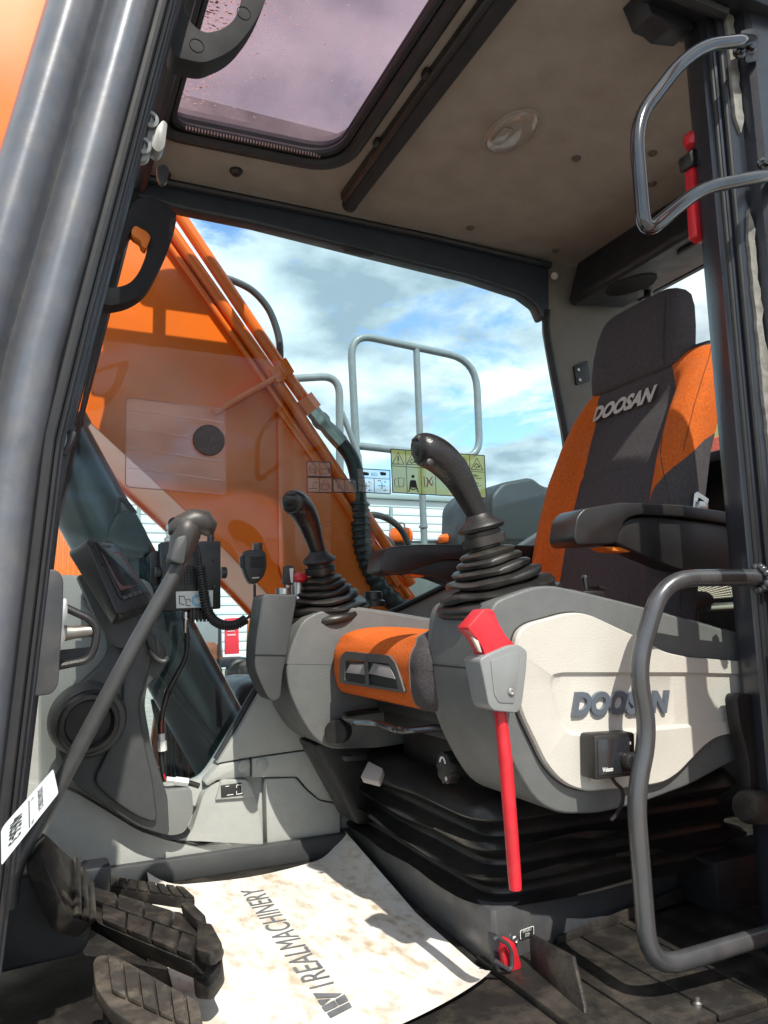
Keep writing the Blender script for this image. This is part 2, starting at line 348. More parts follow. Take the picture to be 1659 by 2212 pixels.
bz = obj('socket_bezel', prism(fillet(ats([(466, 1728), (477, 1690), (482, 1686), (530, 1684), (538, 1694), (552, 1722)], y=0.908), 0.006, 3), (0, 0.02, 0), 0.005, 3), M_lgrey, wr)
sk = [V(-0.14, 0.895, 0.0), V(-0.14, 0.895, 0.05), V(0.69, 0.895, 0.05), V(0.69, 0.895, 0.0)]
obj('skirting', prism([V(-0.14, 0.90, -0.001), V(-0.14, 0.90, 0.048), V(0.72, 0.90, 0.048), V(0.72, 0.90, -0.001)], (0, 0.05, 0), 0.006), M_dgrey, wr)
# window header (dark gasket band) and rear quarter trim
hd = [V(0.10, 0.96, 1.578), V(0.30, 0.96, 1.560), V(0.48, 0.96, 1.558), V(0.795, 0.96, 1.538), V(1.12, 0.96, 1.520), V(1.30, 0.96, 1.497), V(1.352, 0.96, 1.470), V(1.372, 0.96, 1.43), V(1.396, 0.96, 1.44), V(1.41, 0.96, 1.66), V(0.10, 0.96, 1.66)]
obj('window_header', prism(hd, (0, 0.045, 0), 0.008, 3), mat('header_gasket', (0.030, 0.042, 0.055), 0.42, noise=0.2), wr)
obj('header_clip', prism(ats([(742, 528), (812, 545), (806, 552), (748, 540)], y=0.955), (0, 0.02, 0), 0.002), M_trim, wr)
qd = [V(1.398, 0.965, 1.66), V(1.388, 0.965, 1.40), V(1.405, 0.965, 1.28), V(1.437, 0.965, 1.09), V(1.455, 0.965, 0.90), V(1.44, 0.965, 0.70), V(1.78, 0.965, 0.70), V(1.78, 0.965, 1.66)]
obj('quarter_trim', prism(qd, (0, 0.035, 0), 0.014, 3), mat('quarter_trim_plastic', (0.20, 0.185, 0.165), 0.75, noise=0.08, bump=0.2, bscale=500), wr)
gq = [V(1.390, 0.962, 1.46), V(1.383, 0.962, 1.40), V(1.400, 0.962, 1.28), V(1.432, 0.962, 1.09), V(1.450, 0.962, 0.90)]
obj('gasket', tube(spline(gq, 5), 0.011, 8), M_seal, wr)
gl2 = spline([p + V(0, -0.004, 0) for p in ats([(466, 1640), (514, 1558), (557, 1482), (600, 1434), (870, 1310), (1000, 1245)], y=0.955)], 5)
obj('gasket', tube(gl2, 0.008, 8), M_seal, wr)

# ---- ceiling with the roof hatch opening
hole = fillet([V(0.215, 0.06, 1.62), V(0.640, 0.06, 1.62), V(0.640, 0.752, 1.62), V(0.215, 0.772, 1.62)], [0.05, 0.07, 0.10, 0.05], 7, True)
ce = obj('ceiling', plate([V(0.16, 0.0, 1.62), V(1.75, 0.0, 1.62), V(1.75, 0.985, 1.62), V(0.16, 0.985, 1.62)], [hole], (0, 0, 0.05)), M_head, kind='structure')
obj('headliner_edge', tube([(0.18, 0.948, 1.612), (0.6, 0.948, 1.614), (1.0, 0.948, 1.612), (1.40, 0.948, 1.600)], 0.010, 8), M_trim, ce)
for u, v in ((1016, 491), (1245, 341), (1409, 330), (1409, 396), (1200, 540), (1476, 80)): obj('clip', lathe([(0.011, 0), (0.010, 0.004), (0.006, 0.007), (0.0005, 0.008)], at(u, v, z=1.62), (0, 0, -1), 14), mat('ceiling_clip', (0.09, 0.08, 0.07), 0.6), ce)
for u, v in ((510, 368), (355, 375)): obj('clip', lathe([(0.016, 0), (0.015, 0.006), (0.009, 0.012), (0.0005, 0.013)], at(u, v, z=1.62), (0, 0, -1), 14), M_black, ce)

# ---- rear wall, front panel, door header
rw = obj('wall_rear', box((1.76, 0.47, 0.46), (0.06, 1.06, 0.93), bw=0.01), M_trim, kind='structure')
obj('window_ledge', box((1.66, 0.47, 0.935), (0.20, 1.0, 0.03), bw=0.01), M_trim, rw)
obj('wall_front', prism([V(-0.14, -0.03, 0.0), V(-0.13, -0.03, 0.62), V(-0.17, -0.03, 0.62), V(-0.18, -0.03, 0.0)], (0, 1.03, 0), 0.004), M_lgrey, kind='structure')
dh = obj('door_header', prism([V(0.14, -0.055, 1.575), V(0.14, 0.05, 1.600), V(0.14, 0.06, 1.68), V(0.14, -0.055, 1.74)], (1.7, 0, 0), 0.006), M_trim, kind='structure')
obj('header_seal', tube([(0.2, -0.01, 1.578), (1.06, -0.01, 1.578)], 0.012, 8), M_seal, dh)
obj('hinge_cover', prism(ats([(1384, -30), (1400, 8), (1408, 30), (1432, 40), (1450, 56), (1500, 62), (1500, -30)], y=0.04), (0, 0.05, 0), 0.004), M_trim, dh)

# ---- front pillar (near side), pressed steel: two rolled bulges, groove, seal lips
def px(z): return 0.0105 + 0.2 * (z - 0.76) if z > 0.76 else 0.0105 + 0.075 * (z - 0.76)
prof = []
def arc(c0, c1, h, n=9):
    return [(c0 + (c1 - c0) * k / n, -h * math.sin(math.pi * k / n) ** 0.62) for k in range(n + 1)]
# across (x offset from the inner edge, negative to the front), y offset
prof += [(-0.119, 0.05)] + arc(-0.117, -0.060, 0.034, 12) + [(-0.058, 0.002)] + arc(-0.056, -0.006, 0.026, 10) + [(-0.002, 0.012), (-0.002, 0.05)]
rings = []
for k in range(17):
    z = -0.15 + 1.95 * k / 16
    rings.append([V(px(z) + a, -0.012 + yy, z) for a, yy in prof])
pf = obj('pillar_front', loft(rings), M_pillar, kind='structure', smooth=50)
for off, yy, rr in ((0.002, -0.014, 0.0055), (0.009, 0.002, 0.0045), (0.014, 0.016, 0.0035)):
    obj('seal_lip', tube([V(px(z) + off - 0.002, yy, z) for z in [-0.1 + 0.14 * i for i in range(14)]], rr, 8), M_trim if off > 0.01 else M_seal, pf)
obj('inner_channel', tube([V(px(z) + 0.006, 0.050, z) for z in [0.3 + 0.1 * i for i in range(14)]], 0.014, 10), M_trim, pf)

# ---- rear pillar of the door opening
pr = [(1.10, 0.090), (1.064, 0.080), (1.054, 0.062), (1.050, 0.032), (1.055, 0.025), (1.057, 0.014), (1.064, 0.011), (1.065, 0.002), (1.072, 0.0), (1.094, -0.002), (1.097, -0.022), (1.106, -0.030), (1.165, -0.034), (1.165, 0.090)]
rings = [[V(x + 0.006 * (1.0 - z), y, z) for x, y in pr] for z in (-0.2, 0.3, 0.8, 1.3, 1.8)]
pb = obj('pillar_rear', loft(rings), mat('pillar_black', (0.022, 0.025, 0.034), 0.30, noise=0.3, nscale=12, coat=0.2), kind='structure', smooth=30)
for x, y, rr in ((1.0555, 0.020, 0.004), (1.064, 0.005, 0.0045)): obj('seal_lip', tube([V(x + 0.006, y, -0.1), V(x, y, 1.0), V(x - 0.003, y, 1.75)], rr, 8), M_seal, pb)
def strip(zs0, zs1, x, y, wd, seed, jag):
    rnd = random.Random(seed); n = 34; A = []; B = []
    for k in range(n + 1):
        z = zs0 + (zs1 - zs0) * k / n; e = min(1, min(k, n - k) / 2.5)
        A.append(V(x - wd * 0.5 * e + rnd.uniform(-jag, jag) * 0.4 + 0.006 * (1 - z), y, z)); B.append(V(x + wd * 0.5 * e + rnd.uniform(-jag, jag) + 0.006 * (1 - z), y + rnd.uniform(-0.001, 0.001), z))
    return prism(A + B[::-1], (0, 0.006, 0))
obj('torn_tape', strip(1.36, 1.75, 1.082, -0.0065, 0.019, 3, 0.002), M_foam, pb)
obj('torn_tape', strip(0.62, 1.22, 1.084, -0.0065, 0.016, 5, 0.003), M_foam, pb)
# ---- far front corner pillar, windscreen, side window, rear window, roof hatch
obj('pillar_corner', tube([V(px(z) + 0.0, 0.975, z) for z in [0.5 + 0.1 * i for i in range(13)]], 0.028, 10), M_trim, kind='structure')
G_win = glass('side_glass', (0.85, 0.95, 0.965), 0.32, 1.5, haze=0.004, hazecol=(0.8, 0.9, 0.95))
G_clear = glass('clear_glass', (0.94, 0.97, 0.97), 1.0, 1.5, haze=0.005)
ws = empty('windscreen', (0.0, 0.5, 0.62), 'front windscreen pane seen edge-on behind the front pillar', 'windscreen')
obj('pane', prism([V(px(0.62) + 0.006, 0.06, 0.62), V(px(1.58) + 0.012, 0.06, 1.58), V(px(1.58) + 0.012, 0.95, 1.58), V(px(0.62) + 0.012, 0.95, 0.62)], (-0.005, 0, 0.001)), G_clear, ws)
obj('top_rail', tube([V(px(1.60) + 0.02, 0.06, 1.59), V(px(1.60) + 0.02, 0.95, 1.59)], 0.016, 8), M_trim, ws)
sw = empty('side_window', (0.8, 0.985, 0.2), 'large tinted side window facing the orange boom', 'window')
win = [V(-0.10, 0.985, 0.60), V(0.02, 0.985, 0.62), V(0.20, 0.985, 1.60), V(1.40, 0.985, 1.60), V(1.50, 0.985, 1.0), V(1.50, 0.985, 0.62), V(0.85, 0.985, 0.50), V(0.50, 0.985, 0.33), V(0.38, 0.985, 0.13), V(0.25, 0.985, 0.13), V(0.18, 0.985, 0.40), V(0.15, 0.985, 0.60)]
obj('pane', prism(win, (0, 0.001, 0)), G_win, sw)
rwn = empty('rear_window', (1.76, 0.5, 0.93), 'rear window pane behind the seat headrest', 'window')
obj('pane', box((1.76, 0.48, 1.28), (0.004, 0.94, 0.66)), G_clear, rwn)
obj('frame', prism([V(1.755, 0.0, 1.55), V(1.755, 0.97, 1.55), V(1.755, 0.97, 1.66), V(1.755, 0.0, 1.66)], (0.02, 0, 0), 0.003), M_trim, rwn)

hx = empty('roof_hatch', (0.43, 0.42, 1.63), 'purple tinted roof hatch with black rubber seal above the cab', 'roof hatch')
G_hatch = glass('hatch_tint', (0.60, 0.515, 0.565), 1.0, 1.5, rough=0.08, haze=0.07, hazecol=(0.75, 0.64, 0.66))
obj('pane', prism([p + V(0, 0, 0.055) for p in hole], (0, 0, 0.004)), G_hatch, hx)
def ring(path, rad, seg=8):
    b_ = tube(path + [path[0], path[1]], rad, seg, cap=False); return b_
obj('seal', ring([p + V(0, 0, 0.004) for p in hole], 0.015, 10), M_seal, hx)
hole2 = fillet([V(0.235, 0.08, 1.638), V(0.622, 0.08, 1.638), V(0.622, 0.734, 1.638), V(0.235, 0.754, 1.638)], [0.05, 0.07, 0.09, 0.05], 7, True)
obj('seal', ring(hole2, 0.010, 8), M_trim, hx)
hole3 = fillet([V(0.222, 0.06, 1.655), V(0.633, 0.06, 1.655), V(0.633, 0.745, 1.655), V(0.222, 0.765, 1.655)], [0.05, 0.07, 0.09, 0.05], 7, True)
obj('frame', ring(hole3, 0.018, 8), M_trim, hx)
# ribbed spring strip in the far seal
sp = bmesh.new()
for i in range(46): box((0.27 + i * 0.0068, 0.741 - i * 0.0003, 1.628), (0.0032, 0.006, 0.008), bm=sp)
obj('seal_ribs', sp, mat('seal_wire', (0.16, 0.13, 0.11), 0.5, metal=0.4), hx, kind='stuff')
dr = bmesh.new(); rnd = random.Random(11)
for i in range(2200):                                   # rain drops on the hatch, their sun glints put in as pale flecks
    x = 0.235 + abs(rnd.gauss(0, 0.085)) + (0 if rnd.random() < 0.93 else rnd.uniform(0, 0.3)); y = 0.42 + rnd.gauss(0, 0.16)
    if not (0.235 < x < 0.61 and 0.09 < y < 0.72): continue
    s = rnd.uniform(0.0005, 0.0021) * (1.3 if x < 0.3 else 0.8); a = rnd.uniform(-0.5, 0.3)
    pts = [V(x + s * (1.9 * math.cos(t) * math.cos(a) - 0.6 * math.sin(t) * math.sin(a)), y + s * (1.9 * math.cos(t) * math.sin(a) + 0.6 * math.sin(t) * math.cos(a)), 1.6742) for t in [k * math.pi / 3 for k in range(6)]]
    prism(pts, (0, 0, -0.0006), bm=dr)
m_ = bpy.data.materials.new('water_spots'); m_.use_nodes = True; t_ = m_.node_tree; t_.nodes.clear()
tl = N(t_, 'ShaderNodeBsdfTranslucent'); tl.inputs[0].default_value = (0.95, 0.86, 0.80, 1); ot = N(t_, 'ShaderNodeOutputMaterial'); t_.links.new(tl.outputs[0], ot.inputs[0])
obj('water_spots', dr, m_, hx, kind='stuff')

# ---- roof skin with an added, unseen bar that shades the boom, and the cab door folded back against the side
hole_r = [p + V(0, 0, 0.058) for p in hole]
obj('roof', plate([V(0.13, -0.05, 1.678), V(1.80, -0.05, 1.678), V(1.80, 1.03, 1.678), V(0.13, 1.03, 1.678)], [hole_r], (0, 0, 0.016)), M_trim, kind='structure')
rg = empty('roof_shade_bar', (0.6, 1.02, 1.69), 'unseen flat bar on posts added along the roof edge to shade the boom', 'guard')
obj('bar', prism(fillet([V(0.22, 1.012, 1.79), V(1.30, 1.012, 1.79), V(1.30, 1.012, 1.905), V(0.30, 1.012, 1.905), V(0.22, 1.012, 1.86)], 0.03, 4, True), (0, 0.012, 0), 0.002), M_trim, rg)
for x in (0.28, 0.50, 0.90, 1.26): obj('post', box((x, 1.02, 1.745), (0.035, 0.014, 0.11), bw=0.002), M_trim, rg)
dr_ = empty('cab_door', (1.45, -0.25, 0.0), 'open cab door folded back past the rear door pillar', 'door')
od = [V(0.94, -0.265, -0.10), V(1.96, -0.265, -0.10), V(1.96, -0.265, 1.90), V(0.94, -0.265, 1.90)]
oi = [V(0.985, -0.265, 0.78), V(1.90, -0.265, 0.78), V(1.90, -0.265, 1.84), V(0.985, -0.265, 1.84)]
obj('frame', plate(fillet(od, 0.05, 4, True), [fillet(oi, 0.06, 4, True)], (0, 0.035, 0)), M_boom, dr_)
obj('pane', box((1.44, -0.248, 1.31), (0.90, 0.004, 1.04)), G_clear, dr_)
# ================================================================== OUTSIDE THE CAB
# ---- boom
bo = empty('excavator_boom', (0.9, 1.5, 0.4), 'big orange excavator boom rising past the side window', 'boom')
bp_ = [(985, 1400), (930, 1330), (850, 1225), (700, 985), (590, 828), (375, 515), (270, 300), (180, -100), (100, -640), (-900, -700), (-520, 330), (-150, 560), (0, 726), (170, 890), (430, 1130), (590, 1295), (760, 1480), (900, 1500)]
obj('side_plate', prism(ats(bp_, y=1.30), (0, 0.02, 0), 0.004), M_boom, bo)
core = [p + V(0, 0.02, 0) for p in ats([(930, 1345), (850, 1240), (700, 1000), (590, 843), (375, 530), (262, 300), (170, -100), (90, -620), (-890, -680), (-520, 320), (-150, 550), (0, 716), (170, 880), (430, 1120), (590, 1285), (760, 1470)], y=1.30)]
obj('box_section', prism(core, (0, 0.40, 0)), M_boom, bo)
obj('side_plate', prism([p + V(0, 0.42, 0) for p in ats(bp_, y=1.30)], (0, 0.02, 0)), M_boom, bo)
# welded doubler near the foot, edge bead, bracket
obj('doubler_plate', prism(fillet(ats([(628, 905), (690, 990), (840, 1230), (896, 1318), (740, 1420), (628, 1300), (600, 1225), (598, 905)], y=1.30), 0.012, 4, True), (0, -0.012, 0), 0.003), M_boom, bo)
obj('weld_bead', tube(ats([(360, 520), (585, 846), (700, 1006), (850, 1246)], y=1.298), 0.007, 6), M_boom, bo)
obj('edge_strip', prism(ats([(600, 880), (690, 1000), (860, 1262), (852, 1270), (680, 1010), (594, 890)], y=1.296), (0, -0.02, 0), 0.003), M_boom, bo)
br = prism([at(606, 803, y=1.27), at(596, 822, y=1.27), at(470, 895, y=1.27), at(458, 884, y=1.27)], (0, 0.05, 0), 0.003)
obj('pipe_bracket', br, M_boom, bo)
obj('pipe_bracket', prism([at(606, 803, y=1.22), at(600, 812, y=1.22), at(470, 890, y=1.27), at(458, 884, y=1.27)], (0, 0.004, 0)), M_boom, bo)
# ---- hydraulic pipes along the boom
def pipe(pts, rr, y, label, name='hydraulic_pipe', m=M_boom, seg=12):
    p = ats(pts, y=y); e = empty(name, p[-1], label, 'pipe', 'steel pipes along the boom'); obj('tube', tube(p, rr, seg), m, e); return e
pA = pipe([(262, 342), (370, 497), (590, 812), (890, 1262)], 0.0165, 1.285, 'lower orange hydraulic pipe lying close along the boom edge')
pC = pipe([(262, 380), (368, 533), (560, 806), (884, 1290)], 0.008, 1.285, 'thin orange hydraulic pipe tucked below the two thick ones')
pB = pipe([(276, 300), (386, 462), (612, 800), (668, 877)], 0.0185, 1.285, 'upper orange hydraulic pipe ending in a hose fitting')
a0, a1 = at(655, 860, y=1.285), at(676, 888, y=1.285)
obj('collar', tube([a0, a1], 0.031, 6), M_boom, pB)
for u, v in ((612, 798), (596, 812)):
    p = at(u, v, y=1.285); obj('clamp_block', box(p, (0.05, 0.05, 0.035), Matrix.Rotation(R_(57), 3, 'Y'), 0.003), M_boom, pA if u == 596 else pB)
hz = empty('boom_hose', at(676, 888, y=1.285), 'thick black hose with steel fitting dropping from the upper pipe', 'hose')
f0 = ats([(676, 888), (684, 898), (690, 905), (697, 913), (703, 920), (716, 934), (737, 957)], y=1.285)
obj('fitting', tube(f0, [0.024, 0.024, 0.029, 0.029, 0.023, 0.026, 0.026], 8), mat('pale_zinc', (0.42, 0.46, 0.43), 0.3, metal=0.8, noise=0.3), hz)
obj('hose', tube(spline(ats([(735, 955), (757, 985), (770, 1025), (776, 1080), (778, 1110)], y=1.285), 6), 0.0235, 14), M_rubber, hz)
cpth = spline(ats([(777, 1085), (778, 1130), (783, 1180), (800, 1230), (835, 1285), (900, 1340)], y=1.285), 14)
obj('spiral_sleeve', tube(cpth, [0.027 + 0.0045 * (1 if (i // 2) % 2 else 0) for i in range(len(cpth))], 12), M_rubber, hz)
ch = empty('cable', at(478, 600, y=1.4), 'slim dark cable arching up behind the boom pipes', 'cable')
obj('sheath', tube(spline(ats([(470, 598), (500, 605), (545, 628), (580, 668), (600, 720), (605, 760), (603, 800)], y=1.42), 8), 0.0115, 10), mat('cable_black', (0.05, 0.06, 0.07), 0.45), ch)
hs2 = empty('return_hoses', at(800, 1130, y=1.9), 'pair of black hoses arching beside the handrail post', 'hose')
for pts in ([(770, 1128), (800, 1112), (840, 1122), (870, 1150), (890, 1200)], [(772, 1150), (800, 1148), (835, 1165), (860, 1200)]): obj('hose', tube(spline(ats(pts, y=1.9), 6), 0.013, 10), M_rubber, hs2)
# ---- boom cylinder and its foot
cyl = empty('boom_cylinder', at(470, 1590, y=1.24), 'dark hydraulic boom cylinder leaning forward below the boom', 'cylinder')
c0, c1 = at(500, 1650, y=1.16), at(90, 905, y=1.16); dv = (c1 - c0).normalized()
M_cyl = mat('cylinder_paint', (0.022, 0.027, 0.028), 0.28, metal=0.2, noise=0.2, nscale=3, coat=0.3)
obj('barrel', tube([c0, c0 + dv * 0.02, c1], [0.07, 0.088, 0.088], 28), M_cyl, cyl)
obj('gland', tube([c1 - dv * 0.06, c1 - dv * 0.055, c1 + dv * 0.05, c1 + dv * 0.056], [0.09, 0.10, 0.10, 0.09], 28), mat('gland_paint', (0.05, 0.06, 0.065), 0.35, metal=0.2, nscale=3), cyl)
obj('rod', tube([c1, c1 + dv * 0.5], 0.045, 20), M_steel, cyl)
obj('oil_line', tube(spline([c0 + V(-0.05, -0.10, 0.05), c0 + dv * 0.3 + V(-0.06, -0.095, 0), c0 + dv * 0.6 + V(-0.06, -0.095, 0)], 6), 0.010, 8), M_cyl, cyl)
# ---- revolving frame seen low through the window
dk = empty('machine_deck', (0.5, 1.5, -0.3), 'orange and black front deck of the machine under the boom', 'deck')
obj('deck_plate', box((0.6, 1.75, -0.06), (3.2, 1.5, 0.04), bw=0.004), mat('deck_paint', (0.04, 0.042, 0.045), 0.6, dust=0.25), dk)
obj('lug', prism(ats([(322, 1640), (345, 1470), (372, 1440), (392, 1480), (405, 1700)], y=1.45), (0, 0.03, 0), 0.004), mat('dirty_orange', (0.30, 0.06, 0.012), 0.5, dust=0.35), dk)
obj('lug', prism(ats([(330, 1690), (360, 1620), (440, 1600), (470, 1700)], y=1.62), (0, 0.03, 0), 0.004), MATS['dirty_orange'], dk)
obj('valve_block', box(at(405, 1610, y=1.5), (0.12, 0.1, 0.09), bw=0.006), M_trim, dk)
rnd = random.Random(5)
for i in range(6):
    pp = [(330 + 18 * i + rnd.uniform(-8, 8), 1500 + rnd.uniform(-20, 20)), (345 + 16 * i, 1560 + rnd.uniform(-20, 20)), (352 + 15 * i + rnd.uniform(-10, 10), 1620), (365 + 12 * i, 1700)]
    obj('hose', tube(spline(ats(pp, y=1.38 + 0.02 * i), 5), 0.009, 8), M_rubber, dk)
obj('tank_top', prism(ats([(505, 1505), (520, 1478), (560, 1470), (640, 1470), (640, 1560), (505, 1560)], y=1.9), (0, 0.4, 0), 0.02, 3), M_trim, dk)
# ---- handrails
hr = empty('handrail', at(915, 1165, y=2.4), 'large grey tubular handrail frame with a middle post beyond the window', 'handrail', 'grey handrails on the machine')
o_ = fillet(ats([(786, 1180), (772, 1020), (757, 720), (1028, 778), (1037, 992), (764, 962)], y=2.4), [0, 0.2, 0.12, 0.16, 0.12, 0], 7)
obj('frame_tube', tube(o_, 0.0185, 12), M_rail, hr)
obj('post', tube(ats([(899, 748), (917, 1185)], y=2.4), 0.0165, 12), M_rail, hr)
obj('clamp', tube(ats([(914.3, 1135), (914.6, 1140)], y=2.4), 0.022, 12), M_rail, hr)
h2 = empty('handrail', at(735, 1000, y=2.25), 'smaller grey handrail hoop between boom pipe and large handrail', 'handrail', 'grey handrails on the machine')
obj('frame_tube', tube(fillet(ats([(560, 822), (733, 812), (735, 1180)], y=2.25), 0.09, 7), 0.0175, 12), M_rail, h2)
obj('brace', tube(ats([(738, 890), (775, 985), (783, 1060)], y=2.25), 0.013, 10), M_rail, h2)
# ---- engine hood edge with orange caps
hood = empty('engine_hood', (2.0, 3.0, 0.6), 'dark low hood line of the machine below the white building', 'hood')
obj('top_panel', prism(ats([(820, 1190), (860, 1168), (1100, 1162), (1240, 1160), (1240, 1330), (820, 1330)], y=2.7), (0, 0.8, 0), 0.02), mat('hood_grey', (0.10, 0.12, 0.12), 0.5, dust=0.2), hood)
def cap(u, v, wd, ht, label):
    p = at(u, v, y=2.66); e = empty('orange_dome', p, label, 'cap'); rr = wd * 0.5
    obj('body', lathe([(rr * 0.9, 0), (rr, ht * 0.2), (rr, ht * 0.6), (rr * 0.8, ht * 0.95), (rr * 0.3, ht)], p - V(0, 0, 0.004), (0, 0, 1), 20), M_boom, e)
    obj('lifting_eye', tube(spline([p + V(-rr * 0.35, 0, ht * 0.9), p + V(-rr * 0.3, 0, ht * 1.25), p + V(rr * 0.3, 0, ht * 1.25), p + V(rr * 0.35, 0, ht * 0.9)], 5), 0.005, 8), M_steel, e)
cap(866, 1168, 0.125, 0.07, 'orange round cap with lifting eye left of the handrail post')
cap(972, 1172, 0.13, 0.048, 'low orange cap right of the handrail post')
m2 = empty('hood_box', at(1110, 1160, y=2.7), 'dark grey sloping hood box behind the seat', 'hood')
obj('shell', prism(fillet(ats([(1060, 1170), (1062, 1070), (1085, 1042), (1150, 1030), (1175, 1050), (1260, 1060), (1260, 1170)], y=2.2), 0.03, 4), (0, 0.5, 0), 0.02, 3), mat('hood_dark', (0.018, 0.022, 0.024), 0.5), m2)
# ---- side mirror in front of the cylinder
mr = empty('side_mirror', at(285, 1200, y=1.06), 'black side mirror on a bent tube outside the window', 'mirror')
obj('shell', prism(fillet(ats([(232, 1178), (240, 1130), (258, 1104), (290, 1100), (318, 1150), (332, 1190), (310, 1208), (262, 1206)], y=1.015), 0.02, 4, True), (0, 0.045, 0), 0.012, 3), M_black, mr)
obj('bracket', tube(spline(ats([(252, 1110), (256, 1086), (264, 1078), (282, 1096), (292, 1110)], y=1.03), 6), 0.006, 8), M_black, mr)
# ---- yard: warehouse, containers, machines
M_ware = mat('warehouse_white', (0.66, 0.69, 0.70), 0.6, noise=0.06, nscale=1.0)
wh = empty('warehouse', (10, 30, -1.35), 'long white warehouse with horizontal siding behind the machine', 'building')
zt = at(1000, 1086, y=30).z; x0, x1 = at(-900, 1200, y=30).x, at(2300, 1200, y=30).x
obj('wall', box(((x0 + x1) / 2, 31.0, (zt - 1.35) / 2), (x1 - x0, 1.9, zt + 1.35)), M_ware, wh)
nb = 20; hb = (zt + 1.35) / nb
for i in range(nb): obj('siding_panel', box(((x0 + x1) / 2, 30.02, -1.35 + hb * (i + 0.5)), (x1 - x0, 0.08, hb - 0.05), bw=0.02), M_ware, wh)
obj('gutter', box(((x0 + x1) / 2, 29.9, zt + 0.1), (x1 - x0, 0.3, 0.22), bw=0.03), mat('gutter_grey', (0.25, 0.30, 0.30), 0.5), wh)
for u in (845, 300): obj('downpipe', tube([at(u, 1095, y=29.9), V(at(u, 1095, y=29.9).x, 29.9, -1.3)], 0.08, 8), MATS['gutter_grey'], wh)
M_cont = mat('container_orange', (0.72, 0.16, 0.015), 0.5, noise=0.15, nscale=3)
def container(u0, u1, v0, y, label, m, ribs):
    p, q = at(u0, v0, y=y), at(u1, v0, y=y); e = empty('shipping_container', V((p.x + q.x) / 2, y, -1.35), label, 'container')
    obj('body', box(((p.x + q.x) / 2, y + 1.2, (p.z - 1.35) / 2), (q.x - p.x, 2.4, p.z + 1.35), bw=0.02), m, e)
    for k in range(ribs): obj('rib', box((p.x + (q.x - p.x) * (k + 0.5) / ribs, y - 0.02, (p.z - 1.35) / 2), ((q.x - p.x) / ribs * 0.45, 0.07, p.z + 1.1), bw=0.01), m, e)
    return e
container(98, 190, 1122, 15, 'orange ribbed container at the far left beyond the monitor', M_cont, 8)
sg = empty('sign_board', at(90, 1200, y=14.2), 'cream sign with red lettering left of the orange container', 'sign')
obj('board', prism(ats([(60, 1160), (100, 1160), (100, 1204), (60, 1204)], y=14.2), (0, 0.06, 0), 0.01), mat('sign_cream', (0.72, 0.68, 0.52), 0.6), sg)
text('lettering', 'na', at(78, 1190, y=14.14), (1, 0, 0), (0, 0, 1), 0.10, M_red, sg, bold=0.02)
obj('leg', tube([at(82, 1204, y=14.23), V(at(82, 1204, y=14.23).x, 14.23, -1.35)], 0.05, 8), M_steel, sg)
bn = empty('red_banner', V(at(500, 1412, y=13).x, 13, -1.35), 'red banner sign with faint white print standing in the yard', 'sign')
obj('panel', prism(ats([(486, 1336), (515, 1334), (517, 1412), (486, 1414)], y=13), (0, 0.05, 0), 0.01), mat('banner_red', (0.70, 0.03, 0.05), 0.6), bn)
for i, wd in enumerate((20, 16, 18)): obj('print_line', prism(ats([(491, 1352 + 9 * i), (491 + wd, 1351 + 9 * i), (491 + wd, 1355 + 9 * i), (491, 1356 + 9 * i)], y=12.99), (0, 0.005, 0)), mat('banner_print', (0.75, 0.35, 0.38), 0.6), bn)
obj('post', box((at(500, 1412, y=13.05).x, 13.06, -0.9), (0.1, 0.05, 1.0)), M_trim, bn)
ex = empty('parked_machine', V(at(565, 1430, y=11).x, 11, -1.35), 'orange machine body partly hidden behind the far console', 'machine')
obj('body', prism(fillet(ats([(538, 1425), (541, 1340), (556, 1318), (590, 1312), (680, 1312), (680, 1430)], y=11), 0.12, 4), (0, 0.25, 0), 0.05, 3), M_cont, ex)
obj('lamp', box(at(566, 1330, y=10.97), (0.14, 0.06, 0.1), bw=0.02), M_white, ex)
obj('track', prism(fillet(ats([(530, 1432), (690, 1432), (690, 1475), (530, 1475)], y=10.9), 0.15, 5, True), (0, 0.5, 0), 0.03), M_rubber, ex)
tk = empty('parked_truck', V(at(470, 1470, y=12).x, 12, -1.35), 'dark flatbed truck parked behind the boom cylinder', 'truck')
obj('bed', prism(ats([(432, 1424), (535, 1420), (535, 1440), (432, 1444)], y=12), (0, 0.5, 0), 0.02), M_trim, tk)
obj('cab', prism(fillet(ats([(425, 1424), (428, 1360), (440, 1338), (478, 1336), (482, 1424)], y=14), 0.05, 3), (0, 0.6, 0), 0.04, 3), mat('truck_grey', (0.22, 0.23, 0.24), 0.4, noise=0.2), tk)
for u in (450, 522): obj('wheel', lathe([(0.20, 0), (0.24, 0.03), (0.24, 0.2), (0.1, 0.22)], at(u, 1455, y=11.95), (0, 1, 0), 18), M_rubber, tk)
obj('stake', box(at(474, 1385, y=11.9), (0.04, 0.05, 0.5)), M_trim, tk)
obj('load', prism(fillet(ats([(438, 1424), (440, 1392), (462, 1386), (480, 1400), (482, 1424)], y=12), 0.04, 3), (0, 0.4, 0), 0.02), mat('load_rust', (0.25, 0.08, 0.04), 0.7, noise=0.4, nscale=9), tk)
pl = empty('pallet_load', V(at(510, 1490, y=9).x, 9, -1.35), 'pale boards lying low in the yard behind the cylinder', 'boards')
obj('board', prism(ats([(478, 1478), (540, 1470), (546, 1484), (482, 1492)], y=9), (0, 0.8, 0), 0.01), mat('pale_board', (0.55, 0.52, 0.45), 0.7, noise=0.2), pl)
